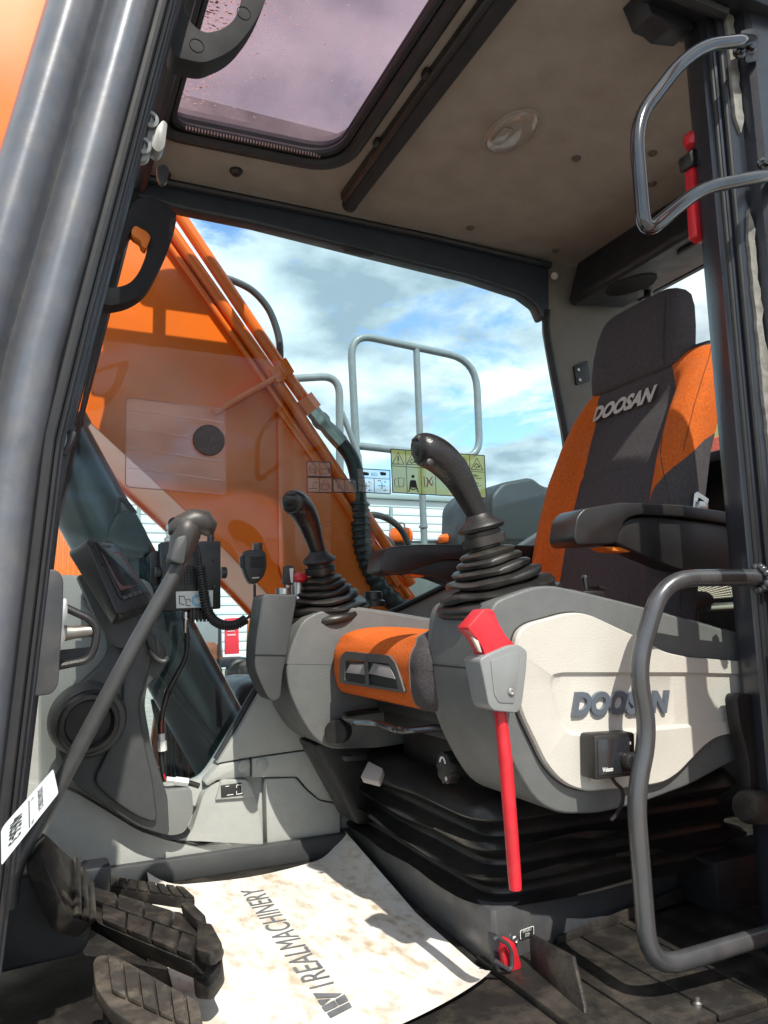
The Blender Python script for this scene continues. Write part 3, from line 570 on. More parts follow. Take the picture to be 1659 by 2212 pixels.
# ---- behind the rear window
ar = empty('loader_arm', at(1570, 800, x=4.2), 'grey machine arm with black hose behind the rear window', 'arm')
obj('arm', tube(ats([(1500, 850), (1545, 780), (1580, 745), (1640, 725)], x=4.2), 0.075, 10), mat('arm_grey', (0.30, 0.29, 0.27), 0.5), ar)
obj('hose', tube(spline(ats([(1530, 790), (1550, 760), (1575, 790), (1590, 840), (1640, 830)], x=4.1), 6), 0.045, 10), M_rubber, ar)
obj('knuckle', prism(fillet(ats([(1540, 772), (1556, 755), (1580, 775), (1572, 815), (1548, 812)], x=4.15), 0.03, 3, True), (0.2, 0, 0), 0.02), M_rubber, ar)
tn = empty('mixer_drum', at(1590, 1000, x=5.0), 'yellow and red drum standing behind the rear window', 'drum')
tb = at(1590, 1010, x=5.0)
obj('drum', lathe([(0.30, 0), (0.38, 0.15), (0.36, 0.5), (0.22, 0.62), (0.02, 0.64)], tb, (0, 0, 1), 24), mat('drum_yellow', (0.62, 0.55, 0.20), 0.6, noise=0.3, nscale=4), tn)
obj('band', lathe([(0.33, -0.45), (0.36, -0.3), (0.385, 0.0), (0.385, 0.18), (0.37, 0.2)], tb, (0, 0, 1), 24), mat('drum_red', (0.55, 0.10, 0.06), 0.6, noise=0.3), tn)
obj('stand', box(tb - V(0, 0, 1.0), (0.5, 0.5, 1.2)), M_trim, tn)
# ================================================================== SEAT
SY = 0.468
st = empty('operator_seat', (0.95, SY, 0.0), 'dark grey operator seat with orange side bolsters and tall headrest', 'seat')
ZK = [(0.46, 1.035, 0.232), (0.56, 1.060, 0.236), (0.66, 1.082, 0.236), (0.76, 1.106, 0.232), (0.86, 1.138, 0.226), (0.96, 1.184, 0.220), (1.02, 1.218, 0.214), (1.07, 1.252, 0.204), (1.10, 1.276, 0.190), (1.118, 1.300, 0.172)]
def seat_k(z):
    for a, b_ in zip(ZK, ZK[1:]):
        if z <= b_[0]: k = max(0, (z - a[0]) / (b_[0] - a[0])); return a[1] + (b_[1] - a[1]) * k, a[2] + (b_[2] - a[2]) * k
    return ZK[-1][1], ZK[-1][2]
def ss(t): t = max(0, min(1, t)); return t * t * (3 - 2 * t)
def seat_pos(z, t):
    xb, hw = seat_k(z); a = abs(t); sg = 1 if t >= 0 else -1
    dep = 0.046 * ss((1.10 - z) / 0.10) if z > 1.0 else 0.046
    if a <= 0.8:
        x = xb + dep * (1 - ss((a - 0.50) / 0.29) if t < 0 else 1 - ss((a - 0.60) / 0.20)); y = hw * a
        x -= 0.012 * math.exp(-((z - 0.76) / 0.09) ** 2) * (1 - a) + 0.010 * math.exp(-((z - 0.97) / 0.10) ** 2) * (1 - a)
        if a < 0.56: x += 0.006 * math.exp(-((z - 0.862 - 0.01 * a) / 0.008) ** 2)
    elif a <= 1.0:
        q = (a - 0.8) / 0.2; x = xb + 0.040 * (1 - math.cos(q * math.pi / 2)); y = hw * (0.8 + 0.2 * math.sin(q * math.pi / 2))
    else:
        q = (a - 1.0) / 0.6; x = xb + 0.040 + 0.085 * q; y = hw * (1 - 0.10 * q * q)
    return V(x, SY + sg * y, z)
def lerpk(tab, z):
    if z <= tab[0][0]: return tab[0][1]
    for a, b_ in zip(tab, tab[1:]):
        if z <= b_[0]: return a[1] + (b_[1] - a[1]) * (z - a[0]) / (b_[0] - a[0])
    return tab[-1][1]
def patch(f0, f1, z0, z1, nz, nc):
    return sheet([[seat_pos(z, f0(z) + (f1(z) - f0(z)) * k / nc) for k in range(nc + 1)] for z in [z0 + (z1 - z0) * i / nz for i in range(nz + 1)]])
IN_N = [(0.70, -0.60), (0.80, -0.60), (0.95, -0.62), (1.118, -0.50)]
OUT_N = [(0.70, -0.60), (0.76, -0.70), (0.82, -0.86), (0.86, -1.0), (0.885, -1.15), (0.905, -1.38)]
inn = lambda z: lerpk(IN_N, z)
outn = lambda z: min(inn(z), lerpk(OUT_N, z))
IN_F = [(0.5, 0.66), (0.66, 0.60), (0.80, 0.55), (0.90, 0.56), (1.0, 0.64), (1.118, 0.69)]
inf_ = lambda z: lerpk(IN_F, z)
bk = obj('backrest', patch(inn, inf_, 0.47, 0.862, 36, 30), M_grey_f, st, smooth=60)
obj('backrest', patch(inn, inf_, 0.862, 1.118, 26, 30), M_grey_f, st, smooth=60)
obj('side_bolster', patch(outn, inn, 0.70, 1.118, 54, 26), M_orange_f, st, smooth=60, label='orange bolster on the side near the door')
obj('side_panel', patch(lambda z: -1.38, lambda z: min(outn(z), -0.601) if z > 0.70 else -0.60, 0.47, 0.905, 50, 26), M_grey_f, st, smooth=60)
obj('side_bolster', patch(inf_, lambda z: 1.6, 0.47, 1.118, 50, 26), M_orange_f, st, smooth=60, label='orange bolster on the side near the window')
# seams on the bolsters
for tt in (-0.93,):
    obj('seam', tube([seat_pos(z, tt) + V(-0.0006, 0, 0) for z in [0.86 + 0.25 * i / 20 for i in range(21)]], 0.0011, 5), mat('seam_thread', (0.22, 0.05, 0.015), 0.9), st)
obj('seam', tube([seat_pos(0.9 - 0.35 * i / 20, -0.75 - 0.3 * math.sin(i / 20 * 1.2)) for i in range(21)], 0.0010, 5), M_seal, st)
# top roll and back shell
top = [[seat_pos(1.118, t), seat_pos(1.118, t) + V(0.012, 0, 0.012), seat_pos(1.118, t) + V(0.035, 0, 0.015), seat_pos(1.118, t) + V(0.07, 0, 0.0)] for t in [-1.5 + 3.0 * i / 24 for i in range(25)]]
obj('top_roll', sheet(top), M_grey_f, st, smooth=60)
bs = bmesh.new(); rows = []
for z in [0.44, 0.6, 0.8, 1.0, 1.09, 1.12]:
    xb, hw = seat_k(z); rows.append([V(xb + 0.094, SY - hw * 0.93, z), V(xb + 0.14, SY - hw * 0.7, z), V(xb + 0.16, SY, z), V(xb + 0.15, SY + hw * 0.7, z), V(xb + 0.118, SY + hw * 0.91, z)])
obj('back_shell', sheet(rows, 0.004), M_black, st)
# headrest
def headrest():
    rings = []
    for k, (z, x, hw, th) in enumerate([(1.080, 1.268, 0.110, 0.020), (1.082, 1.264, 0.138, 0.030), (1.092, 1.260, 0.147, 0.036), (1.13, 1.262, 0.149, 0.038), (1.18, 1.270, 0.147, 0.038), (1.23, 1.282, 0.140, 0.036), (1.262, 1.292, 0.130, 0.032), (1.276, 1.298, 0.118, 0.027), (1.283, 1.302, 0.098, 0.020), (1.285, 1.304, 0.06, 0.010)]):
        rg = []
        for i in range(40):
            a = 2 * math.pi * i / 40; c, s = math.cos(a), math.sin(a)
            rg.append(V(x + th * 0.9 + math.copysign(abs(c) ** 0.42, c) * th, SY + 0.026 + math.copysign(abs(s) ** 0.30, s) * hw, z + 0.010 * (1 - abs(s)) * 0))
        rings.append(rg)
    return loft(rings)
hdr = obj('headrest', headrest(), M_grey_f, st, smooth=60)
obj('seam', tube([V(1.258, SY - 0.086, 1.09), V(1.257, SY - 0.088, 1.13), V(1.2655, SY - 0.086, 1.18), V(1.279, SY - 0.081, 1.23), V(1.290, SY - 0.074, 1.262)], 0.0014, 5), M_seal, hdr)
def on_seat(u, v):
    """sight line met with the middle panel of the backrest"""
    lo, hi = 0.9, 1.5
    for _ in range(40):
        x = (lo + hi) / 2; p = at(u, v, x=x)
        if seat_pos(max(0.5, min(1.11, p.z)), max(-0.5, min(0.5, (p.y - SY) / 0.22))).x > x: lo = x
        else: hi = x
    return at(u, v, x=x - 0.0025)
p0, p1 = on_seat(1282, 914), on_seat(1412, 868)
text('lettering', 'DOOSAN', p0 + V(-0.0075, 0, 0.002), p1 - p0, (V(0.29, 0, 0.95)), 0.036, M_silver, st, ext=0.001, shear=0.32, bold=0.045, width=(p1 - p0).length + 0.012)
# cushion: profile in x-z swept across y, orange middle, grey sides
cp = [(0.665, 0.386), (0.612, 0.390), (0.590, 0.402), (0.581, 0.430), (0.580, 0.452), (0.580, 0.474), (0.588, 0.494), (0.606, 0.508), (0.640, 0.516), (0.70, 0.517), (0.80, 0.508), (0.92, 0.495), (1.06, 0.490), (1.12, 0.490)]
def cush(y, x, z):
    e = max(0, abs(y - 0.487) - 0.19) / 0.065; k = ss(e)
    return V(x + (0.030 * k if x < 0.8 else 0), y, z - 0.018 * k * k * (1 if z > 0.46 else -0.4) + 0.01 * math.exp(-((abs(y - 0.487) - 0.16) / 0.05) ** 2) * (1 if z > 0.5 else 0))
def cpatch(y0, y1, n):
    pr2 = spline([(x, 0, z) for x, z in cp], 4)
    return sheet([[cush(y0 + (y1 - y0) * k / n, p.x, p.z) for p in pr2] for k in range(n + 1)])
obj('cushion', cpatch(0.322, 0.722, 32), M_orange_f, st, smooth=60, label='orange seat cushion front with an air vent')
obj('cushion_side', cpatch(0.232, 0.322, 10), M_grey_f, st, smooth=60)
obj('cushion_side', cpatch(0.722, 0.742, 5), M_grey_f, st, smooth=60)
for yy in (0.322, 0.722): obj('seam', tube([cush(yy, p.x, p.z) for p in spline([(x, 0, z) for x, z in cp[1:10]], 4)], 0.0016, 5), mat('piping', (0.12, 0.09, 0.08), 0.9), st)
obj('cushion_pan', box((0.88, SY, 0.405), (0.46, 0.42, 0.06), bw=0.01), M_black, st)
# air vent in the cushion front
vo = fillet([at(u, v, x=0.5765) for u, v in ((733, 1475), (735, 1418), (746, 1407), (839, 1416), (853, 1432), (874, 1497))], 0.008, 3, True)
vi = fillet([at(u, v, x=0.5765) for u, v in ((744, 1470), (745, 1429), (750, 1425), (838, 1433), (848, 1444), (861, 1490))], 0.006, 3, True)
vt = obj('vent_bezel', plate(vo, [vi], (0.016, 0, 0)), mat('vent_grey', (0.075, 0.072, 0.068), 0.6, bump=0.2, bscale=700), st)
obj('vent_back', prism([at(u, v, x=0.5792) for u, v in ((744, 1471), (745, 1428), (838, 1432), (850, 1444), (862, 1491))], (0.0006, 0, 0)), M_seal, vt)
obj('vent_post', prism([at(u, v, x=0.5745) for u, v in ((787, 1430), (792, 1430), (795, 1480), (789, 1479))], (0.004, 0, 0), 0.0008), MATS['vent_grey'], vt)
for q in (((746, 1453), (757, 1434), (786, 1434), (787, 1458)), ((795, 1455), (806, 1433), (842, 1439), (853, 1467))):
    obj('vent_flap', prism([at(q[0][0], q[0][1], x=0.5735), at(q[1][0], q[1][1], x=0.5775), at(q[2][0], q[2][1], x=0.5775), at(q[3][0], q[3][1], x=0.5735)], (0.0015, 0, 0), 0.0005), mat('vent_flap', (0.22, 0.205, 0.205), 0.55), vt)
# black frame under the cushion, slide handle, suspension bellows
obj('slide_frame', box((0.90, SY, 0.375), (0.46, 0.40, 0.05), bw=0.008), M_black, st)
obj('slide_frame', box((0.92, SY, 0.345), (0.50, 0.34, 0.03), bw=0.006), M_black, st)
hb_ = fillet([V(0.74, 0.70, 0.352), V(0.60, 0.70, 0.345), V(0.585, 0.60, 0.342), V(0.60, 0.50, 0.350), V(0.595, 0.40, 0.348), V(0.74, 0.33, 0.36)], 0.03, 5)
obj('slide_handle', tube(hb_, 0.0065, 10), mat('black_gloss', (0.02, 0.02, 0.022), 0.15, coat=0.6), st)
def rrect(x0, x1, y0, y1, rr, z, n=6):
    base = fillet([V(x0, y0, z), V(x1, y0, z), V(x1, y1, z), V(x0, y1, z)], rr, n, True); out = []
    for i, p in enumerate(base):
        q = base[(i + 1) % len(base)]; m_ = 10 if i % (n + 1) == n else 1
        out += [p.lerp(q, j / m_) for j in range(m_)]
    return out
def ring_at(z, o, dz=0): return rrect(0.694 - o, 1.24 + o, 0.272 - o, 0.840 + o, 0.05 + max(0, o), z, 8)
def bellows():
    levels = []
    for k in range(73):
        q = k / 72.0; z = 0.088 + 0.130 * q
        fo = min(2, int(q * 3.0)); ph = q * 3.0 - fo
        o = 0.002 + (0.036 - 0.003 * fo) * ((1 - ph / 0.22) ** 2 if ph < 0.22 else (ss((ph - 0.30) / 0.70) ** 1.6 if ph > 0.30 else 0.0))
        rg_ = ring_at(z, o - 0.006 * q); cxx, cyy = 0.965, 0.556
        out_ = []
        for p in rg_:
            a = math.atan2(p.y - cyy, p.x - cxx); w_ = o / 0.036
            sag = 0.006 * math.sin(3 * a + 1.3 * fo) + 0.004 * math.sin(7 * a + 2.1 * fo + 0.5)
            dirp = V(p.x - cxx, p.y - cyy, 0).normalized()
            out_.append(p + dirp * (0.004 * math.sin(9 * a + 2.7 * fo) * w_) + V(0, 0, sag * w_ * (1 if 2 < k < 70 else 0)))
        levels.append(out_)
    return loft(levels)
obj('bellows', bellows(), M_bellow, st, smooth=70)
tc_ = [ring_at(0.218, 0.026), ring_at(0.226, 0.022), ring_at(0.244, 0.006), ring_at(0.252, -0.02), ring_at(0.258, -0.06), ring_at(0.262, -0.12)]
obj('suspension_cover', loft(tc_), M_bellow, st, smooth=60)
obj('underframe', box((0.95, SY + 0.03, 0.30), (0.44, 0.36, 0.10), bw=0.012), M_black, st)
ch0 = at(765, 1635, z=0.258); obj('cover_latch', box(ch0, (0.05, 0.028, 0.012), None, 0.004), M_black, st)
T4 = [at(783, 1690, z=0.236), at(822, 1700, z=0.234), at(832, 1672, z=0.252), at(800, 1655, z=0.254)]
obj('height_tab', prism(fillet(T4, 0.006, 3, True), (-0.004, 0, 0.010), 0.003, 2), mat('tab_grey', (0.36, 0.33, 0.31), 0.5, dust=0.2, dscale=20), st)
# ride adjuster wheel
kp = at(958, 1659, y=0.34); kb = bmesh.new(); ks = []
for i in range(48):
    a = 2 * math.pi * i / 48; rr = 0.0245 + 0.0028 * (1 if math.cos(a * 9) > 0 else 0); ks.append(kp + V(0, math.cos(a) * rr, math.sin(a) * rr))
kn = obj('adjuster_wheel', prism(ks, (0.02, 0, 0), 0.002), M_black, st)
arcp = [kp + V(-0.0015, 0.010 * math.cos(a), 0.004 + 0.014 * math.sin(a)) for a in [R_(20 + 140 * i / 12) for i in range(13)]]
obj('arrow_mark', tube(arcp, 0.0016, 6), M_white, kn)
obj('plus_mark', box(kp + V(-0.001, -0.010, -0.016), (0.002, 0.007, 0.0016), bm=box(kp + V(-0.001, -0.010, -0.016), (0.002, 0.0016, 0.007))), M_white, kn)
# belt buckle bracket on the near side of the backrest
bq = ats([(1507, 1062), (1531, 1078), (1528, 1095), (1497, 1096), (1500, 1066)], y=0.232)
bb = obj('belt_bracket', plate(bq, [ats([(1509, 1074), (1521, 1082), (1520, 1090), (1505, 1089)], y=0.232)], (0, 0.004, 0)), M_steel, st)
obj('belt_buckle', prism(ats([(1510, 1098), (1512, 1082), (1526, 1084), (1531, 1090), (1530, 1100)], y=0.226), (0, 0.01, 0), 0.001), M_steel, bb)
# ---- armrests
def armrest(pad, body, tabp, y0, y1, lab, tl):
    a_ = empty('armrest', ats([pad[0]], y=y0)[0], lab, 'armrest', 'padded armrests of the seat')
    obj('pad', prism(fillet(ats(pad, y=y0), 0.012, 4, True), (0, y1 - y0, 0), 0.010, 3), mat('arm_pad', (0.017, 0.0155, 0.0155), 0.36, noise=0.2, bump=0.22, bscale=500), a_)
    obj('body', prism(fillet(ats(body, y=y0 + 0.012), 0.02, 4, True), (0, y1 - y0 - 0.02, 0), 0.008, 3), M_black, a_)
    obj('tilt_button', prism(ats(tabp, y=y0 + 0.02), (0, 0.04, 0), 0.002), M_orange_p, a_, label=tl); return a_
M_orange_p = mat('orange_plastic', (0.70, 0.18, 0.02), 0.4, noise=0.1)
armrest([(1240, 1162), (1246, 1116), (1262, 1098), (1340, 1085), (1470, 1090), (1640, 1116), (1640, 1142), (1480, 1116), (1385, 1110), (1352, 1120), (1340, 1146), (1334, 1174), (1248, 1178)], [(1326, 1170), (1338, 1138), (1356, 1120), (1400, 1114), (1640, 1138), (1640, 1210), (1560, 1236), (1470, 1232), (1400, 1204), (1345, 1180)], [(1304, 1180), (1368, 1182), (1362, 1193), (1322, 1190)], 0.165, 0.235, 'thick black armrest on the side near the door', 'orange tilt wheel under the armrest')
armrest([(822, 1236), (828, 1200), (838, 1182), (900, 1176), (1010, 1175), (1180, 1178), (1180, 1205), (960, 1208), (900, 1226), (862, 1242)], [(866, 1236), (910, 1216), (980, 1200), (1180, 1204), (1180, 1240), (1060, 1270), (985, 1264), (940, 1246)], [(884, 1237), (921, 1238), (914, 1247), (890, 1245)], 0.715, 0.80, 'black armrest in front of the side window', 'orange tilt wheel under the far armrest')

# ---- riser under the seat
rz = [V(0.668, 0.232, 0.0), V(0.704, 0.92, 0.0), V(1.34, 0.92, 0.0), V(1.34, 0.33, 0.0), V(1.06, 0.318, 0.0)]
rs = obj('seat_riser', prism(fillet(rz, [0.012, 0, 0, 0, 0], 4, True), (0, 0, 0.090), 0.004), mat('riser_paint', (0.075, 0.080, 0.088), 0.38, metal=0.2, noise=0.2, dust=0.12), None, label='dark grey steel riser box under the seat bellows', cat='riser')
obj('kick_flange', prism([V(0.80, 0.252, 0.012), V(1.20, 0.312, 0.012), V(1.20, 0.312, 0.040), V(0.80, 0.252, 0.024)], (0.0006, -0.004, 0), 0.001), M_floor, rs)

# ================================================================== CONSOLES
prof_c = [(0.606, 0.566), (0.598, 0.52), (0.594, 0.46), (0.600, 0.41), (0.618, 0.362), (0.645, 0.312), (0.672, 0.276), (0.71, 0.258), (0.78, 0.251), (0.86, 0.256), (0.96, 0.272), (1.06, 0.30), (1.30, 0.31), (1.30, 0.455), (1.13, 0.500), (0.99, 0.532), (0.88, 0.557), (0.77, 0.580), (0.715, 0.590), (0.68, 0.588)]
lc = empty('control_console', (0.8, 0.19, 0.25), 'grey control console with cream side cover beside the door', 'console', 'control consoles either side of the seat')
obj('body', prism(fillet([V(x, 0.100, z) for x, z in prof_c], 0.02, 3, True), (0, 0.190, 0), 0.018, 4), M_mgrey, lc)
cream = [(1117, 1400), (1124, 1366), (1147, 1349), (1226, 1328), (1253, 1326), (1282, 1333), (1362, 1372), (1408, 1396), (1441, 1413), (1484, 1421), (1633, 1432), (1760, 1440), (1760, 1570), (1607, 1577), (1547, 1591), (1520, 1610), (1466, 1667), (1438, 1686), (1408, 1693), (1272, 1707), (1234, 1697), (1207, 1678), (1181, 1646), (1130, 1540), (1117, 1480)]
co = fillet(ats(cream, y=0.086), 0.012, 3, True)
rec = [(1184, 1478), (1190, 1458), (1212, 1452), (1480, 1452), (1700, 1458), (1700, 1552), (1480, 1572), (1280, 1592), (1226, 1588), (1204, 1560)]
ro = fillet(ats(rec, y=0.086), 0.03, 6, True); cc_ = sum(ro, V(0, 0, 0)) / len(ro)
ri = [p + (cc_ - p).normalized() * 0.013 + V(0, 0.0055, 0) for p in ro]; rm_ = [p + (cc_ - p).normalized() * 0.005 + V(0, 0.0022, 0) for p in ro]; rn_ = [p + (cc_ - p).normalized() * 0.0095 + V(0, 0.0047, 0) for p in ro]
cb = plate(co, [ro]); join(cb, loft([ro, rm_, rn_, ri], caps=False)); join(cb, plate(ri))
rim = [p + V(0, 0.004, 0) + (p - sum(co, V(0, 0, 0)) / len(co)).normalized() * 0.003 for p in co]; rim2 = [p + V(0, 0.022, 0) for p in rim]
join(cb, loft([co, rim, rim2], caps=False)); bmesh.ops.remove_doubles(cb, verts=cb.verts, dist=0.0004)
obj('side_cover', cb, M_cream, lc, smooth=28)
obj('cover_groove', loft([[p + V(0, 0.0125, 0) + (p - sum(co, V(0, 0, 0)) / len(co)).normalized() * q for p in co] for q in (-0.002, 0.0055)], caps=False), M_seal, lc)
a0, a1 = at(1232, 1543, y=0.0915), at(1440, 1536, y=0.0915)
text('lettering', 'DOOSAN', a0, (a1 - a0), (0.0, 0, 1), 0.031, mat('letter_blue_grey', (0.13, 0.155, 0.19), 0.3, metal=0.3, coat=0.3), lc, ext=0.006, shear=0.28, bold=0.05, width=(a1 - a0).length + 0.004)
obj('seam', prism([V(0.5935, 0.10, 0.4685), V(0.5935, 0.287, 0.4685), V(0.5935, 0.287, 0.4705), V(0.5935, 0.10, 0.4705)], (0.01, 0, 0)), M_seal, lc)
# dark top deck, switch, cup well
dkp = [(0.70, 0.592), (0.77, 0.584), (0.88, 0.561), (0.99, 0.537), (1.13, 0.505), (1.30, 0.462), (1.30, 0.452), (1.13, 0.495), (0.99, 0.527), (0.88, 0.551), (0.77, 0.574), (0.70, 0.582)]
obj('top_deck', prism([V(x, 0.118, z) for x, z in dkp], (0, 0.155, 0), 0.003), M_dgrey, lc)
for (x, y) in ((0.84, 0.17), ):
    sw_ = obj('toggle_switch', box((x, y, 0.577), (0.045, 0.03, 0.012), bw=0.002), M_black, lc)
    obj('toggle', tube([V(x - 0.004, y, 0.58), V(x - 0.006, y, 0.606), V(x - 0.006, y, 0.610)], [0.004, 0.0058, 0.003], 10), M_chrome, sw_)
    obj('switch_guard', prism([V(x + 0.008, y - 0.018, 0.588), V(x + 0.034, y - 0.018, 0.583), V(x + 0.034, y + 0.014, 0.583), V(x + 0.008, y + 0.014, 0.588)], (0, 0, 0.003)), M_black, sw_)
rc = empty('control_console', (0.7, 0.8, 0.25), 'grey control console with ignition housing beside the window', 'console', 'control consoles either side of the seat')
prof_r = [(0.520, 0.545), (0.498, 0.50), (0.484, 0.455), (0.490, 0.40), (0.515, 0.345), (0.545, 0.300), (0.58, 0.275), (0.70, 0.268), (1.05, 0.285), (1.05, 0.46), (0.86, 0.535), (0.74, 0.555), (0.66, 0.568), (0.605, 0.572), (0.555, 0.562)]
obj('body', prism(fillet([V(x, 0.712, z) for x, z in prof_r], 0.02, 3, True), (0, 0.19, 0), 0.022, 4), M_mgrey, rc)
obj('top_cover', prism([V(x, 0.726, z) for x, z in [(0.55, 0.562), (0.605, 0.574), (0.66, 0.571), (0.74, 0.559), (0.86, 0.539), (1.05, 0.464), (1.05, 0.455), (0.55, 0.55)]], (0, 0.165, 0), 0.004), M_mgrey, rc)
obj('seam', prism([V(0.4835, 0.72, 0.4535), V(0.75, 0.7105, 0.4385), V(0.75, 0.7105, 0.4400), V(0.4835, 0.7115, 0.4555)], (0, 0.005, 0)), M_seal, rc)
ign = fillet(ats([(566, 1290), (575, 1283), (640, 1285), (640, 1300), (622, 1400), (610, 1460), (606, 1508), (590, 1517), (577, 1505), (556, 1460), (550, 1440), (552, 1390)], y=0.70), 0.012, 4, True)
ih = obj('ignition_housing', prism(ign, (0, 0.075, 0), 0.016, 4), M_dgrey, rc)
obj('lock_ring', lathe([(0.0165, 0), (0.0165, 0.012), (0.014, 0.014), (0.006, 0.014)], at(613, 1284, y=0.735), (0, 0, 1), 20), M_steel, ih)
obj('housing_seam', prism(ats([(551, 1413), (620, 1414), (620, 1416), (551, 1415)], y=0.698), (0, 0.004, 0)), M_seal, ih)
cl_ = obj('knob_base', lathe([(0.030, 0), (0.030, 0.012), (0.024, 0.016), (0.022, 0.034), (0.018, 0.036), (0.0005, 0.036)], at(806, 1310, y=0.83), (0, 0, 1), 22), M_black, rc)
obj('console_pedestal', prism([V(0.56, 0.76, 0.28), V(0.66, 0.76, 0.10), V(0.70, 0.76, 0.10), V(0.70, 0.76, 0.28)], (0, 0.12, 0), 0.01), M_black, rc)
obj('side_knob', lathe([(0.026, 0), (0.026, 0.03), (0.022, 0.034), (0.0005, 0.034)], at(735, 1578, y=0.705), (-0.6, -0.8, 0), 16), M_black, rc)
ky = empty('ignition_key', at(613, 1281, y=0.735), 'ignition key standing in the lock of the far console', 'key')
obj('key_bow', prism(fillet(ats([(611, 1262), (613, 1225), (619, 1221), (634, 1222), (637, 1230), (635, 1262), (628, 1264)], y=0.735), 0.003, 3, True), (0, 0.008, 0), 0.002), M_black, ky)
obj('key_blade', box(at(621, 1273, y=0.739), (0.006, 0.002, 0.020)), M_steel, ky)
obj('key_badge', prism(ats([(625, 1228), (634, 1227), (633, 1260), (628, 1258)], y=0.7335), (0, 0.001, 0)), M_steel, ky)
rbt = empty('stop_button', at(645, 1262, y=0.80), 'red mushroom button behind the ignition key', 'button')
obj('head', lathe([(0.018, 0), (0.021, 0.006), (0.019, 0.014), (0.010, 0.018), (0.0005, 0.019)], at(643, 1254, y=0.80), (0, -0.3, 1), 20), M_red, rbt)
obj('stem', tube([at(643, 1254, y=0.80), at(643, 1300, y=0.80)], 0.014, 12), M_steel, rbt)

# ---- joysticks
def joystick(label):
    J = at(1078, 1300, y=0.2); K = at(1037, 1132, y=0.2); ax = (K - J); H = ax.length; ax = ax.normalized()
    e = empty('joystick', J, label, 'joystick', 'joysticks on the consoles')
    pr_ = [(0.090, -0.006), (0.095, 0.002), (0.092, 0.010)]
    steps = [(0.083, 0.19), (0.069, 0.34), (0.056, 0.46), (0.046, 0.57), (0.038, 0.66)]
    h0 = 0.010
    for rr, q in steps:
        h = q * H; pr_ += [(rr - 0.016, h0 + (h - h0) * 0.30), (rr - 0.016, h0 + (h - h0) * 0.45), (rr + 0.002, h - 0.010), (rr + 0.004, h - 0.004), (rr, h)]; h0 = h
    pr_ += [(0.022, h0 + 0.004), (0.022, H * 0.74)]
    bt = lathe(pr_, J, ax, 40, power=0.72)
    for v in bt.verts:
        h = (v.co - J).dot(ax); a = math.atan2(v.co.y - J.y, v.co.x - J.x); q = max(0, 1 - h / (H * 0.75))
        v.co += ax * (0.0045 * q * math.sin(2 * a + h * 60) + 0.002 * q * math.sin(5 * a + h * 150)) * (1 if h > 0.012 else 0)
    obj('boot', bt, M_rubber, e, smooth=60)
    obj('neck', lathe([(0.024, H * 0.72), (0.031, H * 0.73), (0.031, H * 0.84), (0.026, H * 0.85), (0.026, H * 0.90)], J, ax, 32, power=0.6), M_rubber, e)
    obj('collar', lathe([(0.024, H * 0.90), (0.036, H * 0.92), (0.039, H * 0.96), (0.036, H * 1.0), (0.024, H * 1.06), (0.020, H * 1.12)], J, ax, 30), M_black, e)
    gp = ats([(1038, 1122), (1030, 1108), (1018, 1085), (1004, 1058), (988, 1030), (970, 1007), (950, 988), (930, 976), (912, 970), (901, 970), (896, 971)], y=0.2)
    gr = [0.0185, 0.0185, 0.020, 0.0225, 0.0255, 0.028, 0.0295, 0.0300, 0.0285, 0.0215, 0.008]
    sp_ = spline([V(*p) for p in gp], 5); rs_ = [r.x for r in spline([V(q, 0, 0) for q in gr], 5)]
    g = obj('grip', tube(sp_, rs_, 24, flat=0.92), mat('grip_leather', (0.015, 0.014, 0.0145), 0.33, noise=0.25, bump=0.35, bscale=260), e, smooth=70)
    c = at(930, 998, y=0.172); obj('button', lathe([(0.006, -0.006), (0.006, -0.0004), (0.005, 0.0002), (0.0005, 0.0002)], c, (-0.1, -1, 0.1), 16), M_black, g)
    obj('parting_line', tube([p + V(0.006, -q * 0.90, 0.004) for p, q in zip(sp_[4:34:3], rs_[4:34:3])], 0.0009, 5), M_seal, g)
    obj('thumb_rocker', box(at(905, 955, y=0.195), (0.010, 0.022, 0.02), Matrix.Rotation(R_(-40), 3, 'Y'), 0.003), M_black, g)
    return e, J
jn, Jp = joystick('large black joystick rising from the near console')
jf = copy_thing(jn, at(705, 1326, y=0.80) - Jp, 'black joystick on the far console in front of the boom', rot=(0, 0, R_(38)))
# ================================================================== SAFETY LEVER, HEATER SWITCH
sl_ = empty('safety_lever', at(1112, 1920, y=0.05), 'long red safety lever hanging from a grey bracket', 'lever')
obj('handle', prism(fillet(ats([(1010, 1356), (1047, 1314), (1066, 1317), (1078, 1348), (1094, 1375), (1116, 1396), (1116, 1420), (1050, 1424), (1044, 1402), (1030, 1378), (1018, 1366)], y=0.058), 0.005, 3, True), (0, 0.030, 0), 0.005, 3), M_red, sl_)
obj('handle_slot', prism(ats([(1020, 1376), (1034, 1384), (1042, 1410), (1036, 1408)], y=0.0575), (0, 0.006, 0), 0.001), M_silver, sl_)
gb = fillet(ats([(1036, 1424), (1058, 1412), (1100, 1394), (1121, 1392), (1140, 1406), (1137, 1450), (1128, 1524), (1119, 1541), (1066, 1536), (1056, 1524), (1046, 1470)], y=0.050), 0.006, 3, True)
M_brk = mat('bracket_grey', (0.205, 0.215, 0.215), 0.45, noise=0.06, bump=0.1, bscale=600)
br_ = obj('bracket', prism(gb, (0, 0.044, 0), 0.006, 3), M_brk, sl_)
gi = fillet(ats([(1060, 1426), (1108, 1408), (1124, 1412), (1120, 1460), (1112, 1520), (1078, 1518), (1068, 1500)], y=0.0485), 0.004, 3, True)
obj('bracket_face', prism(gi, (0, 0.004, 0), 0.0015), M_brk, br_)
screw(at(1104, 1494, y=0.0485), (0, -1, 0), 0.0055, br_, M_steel)
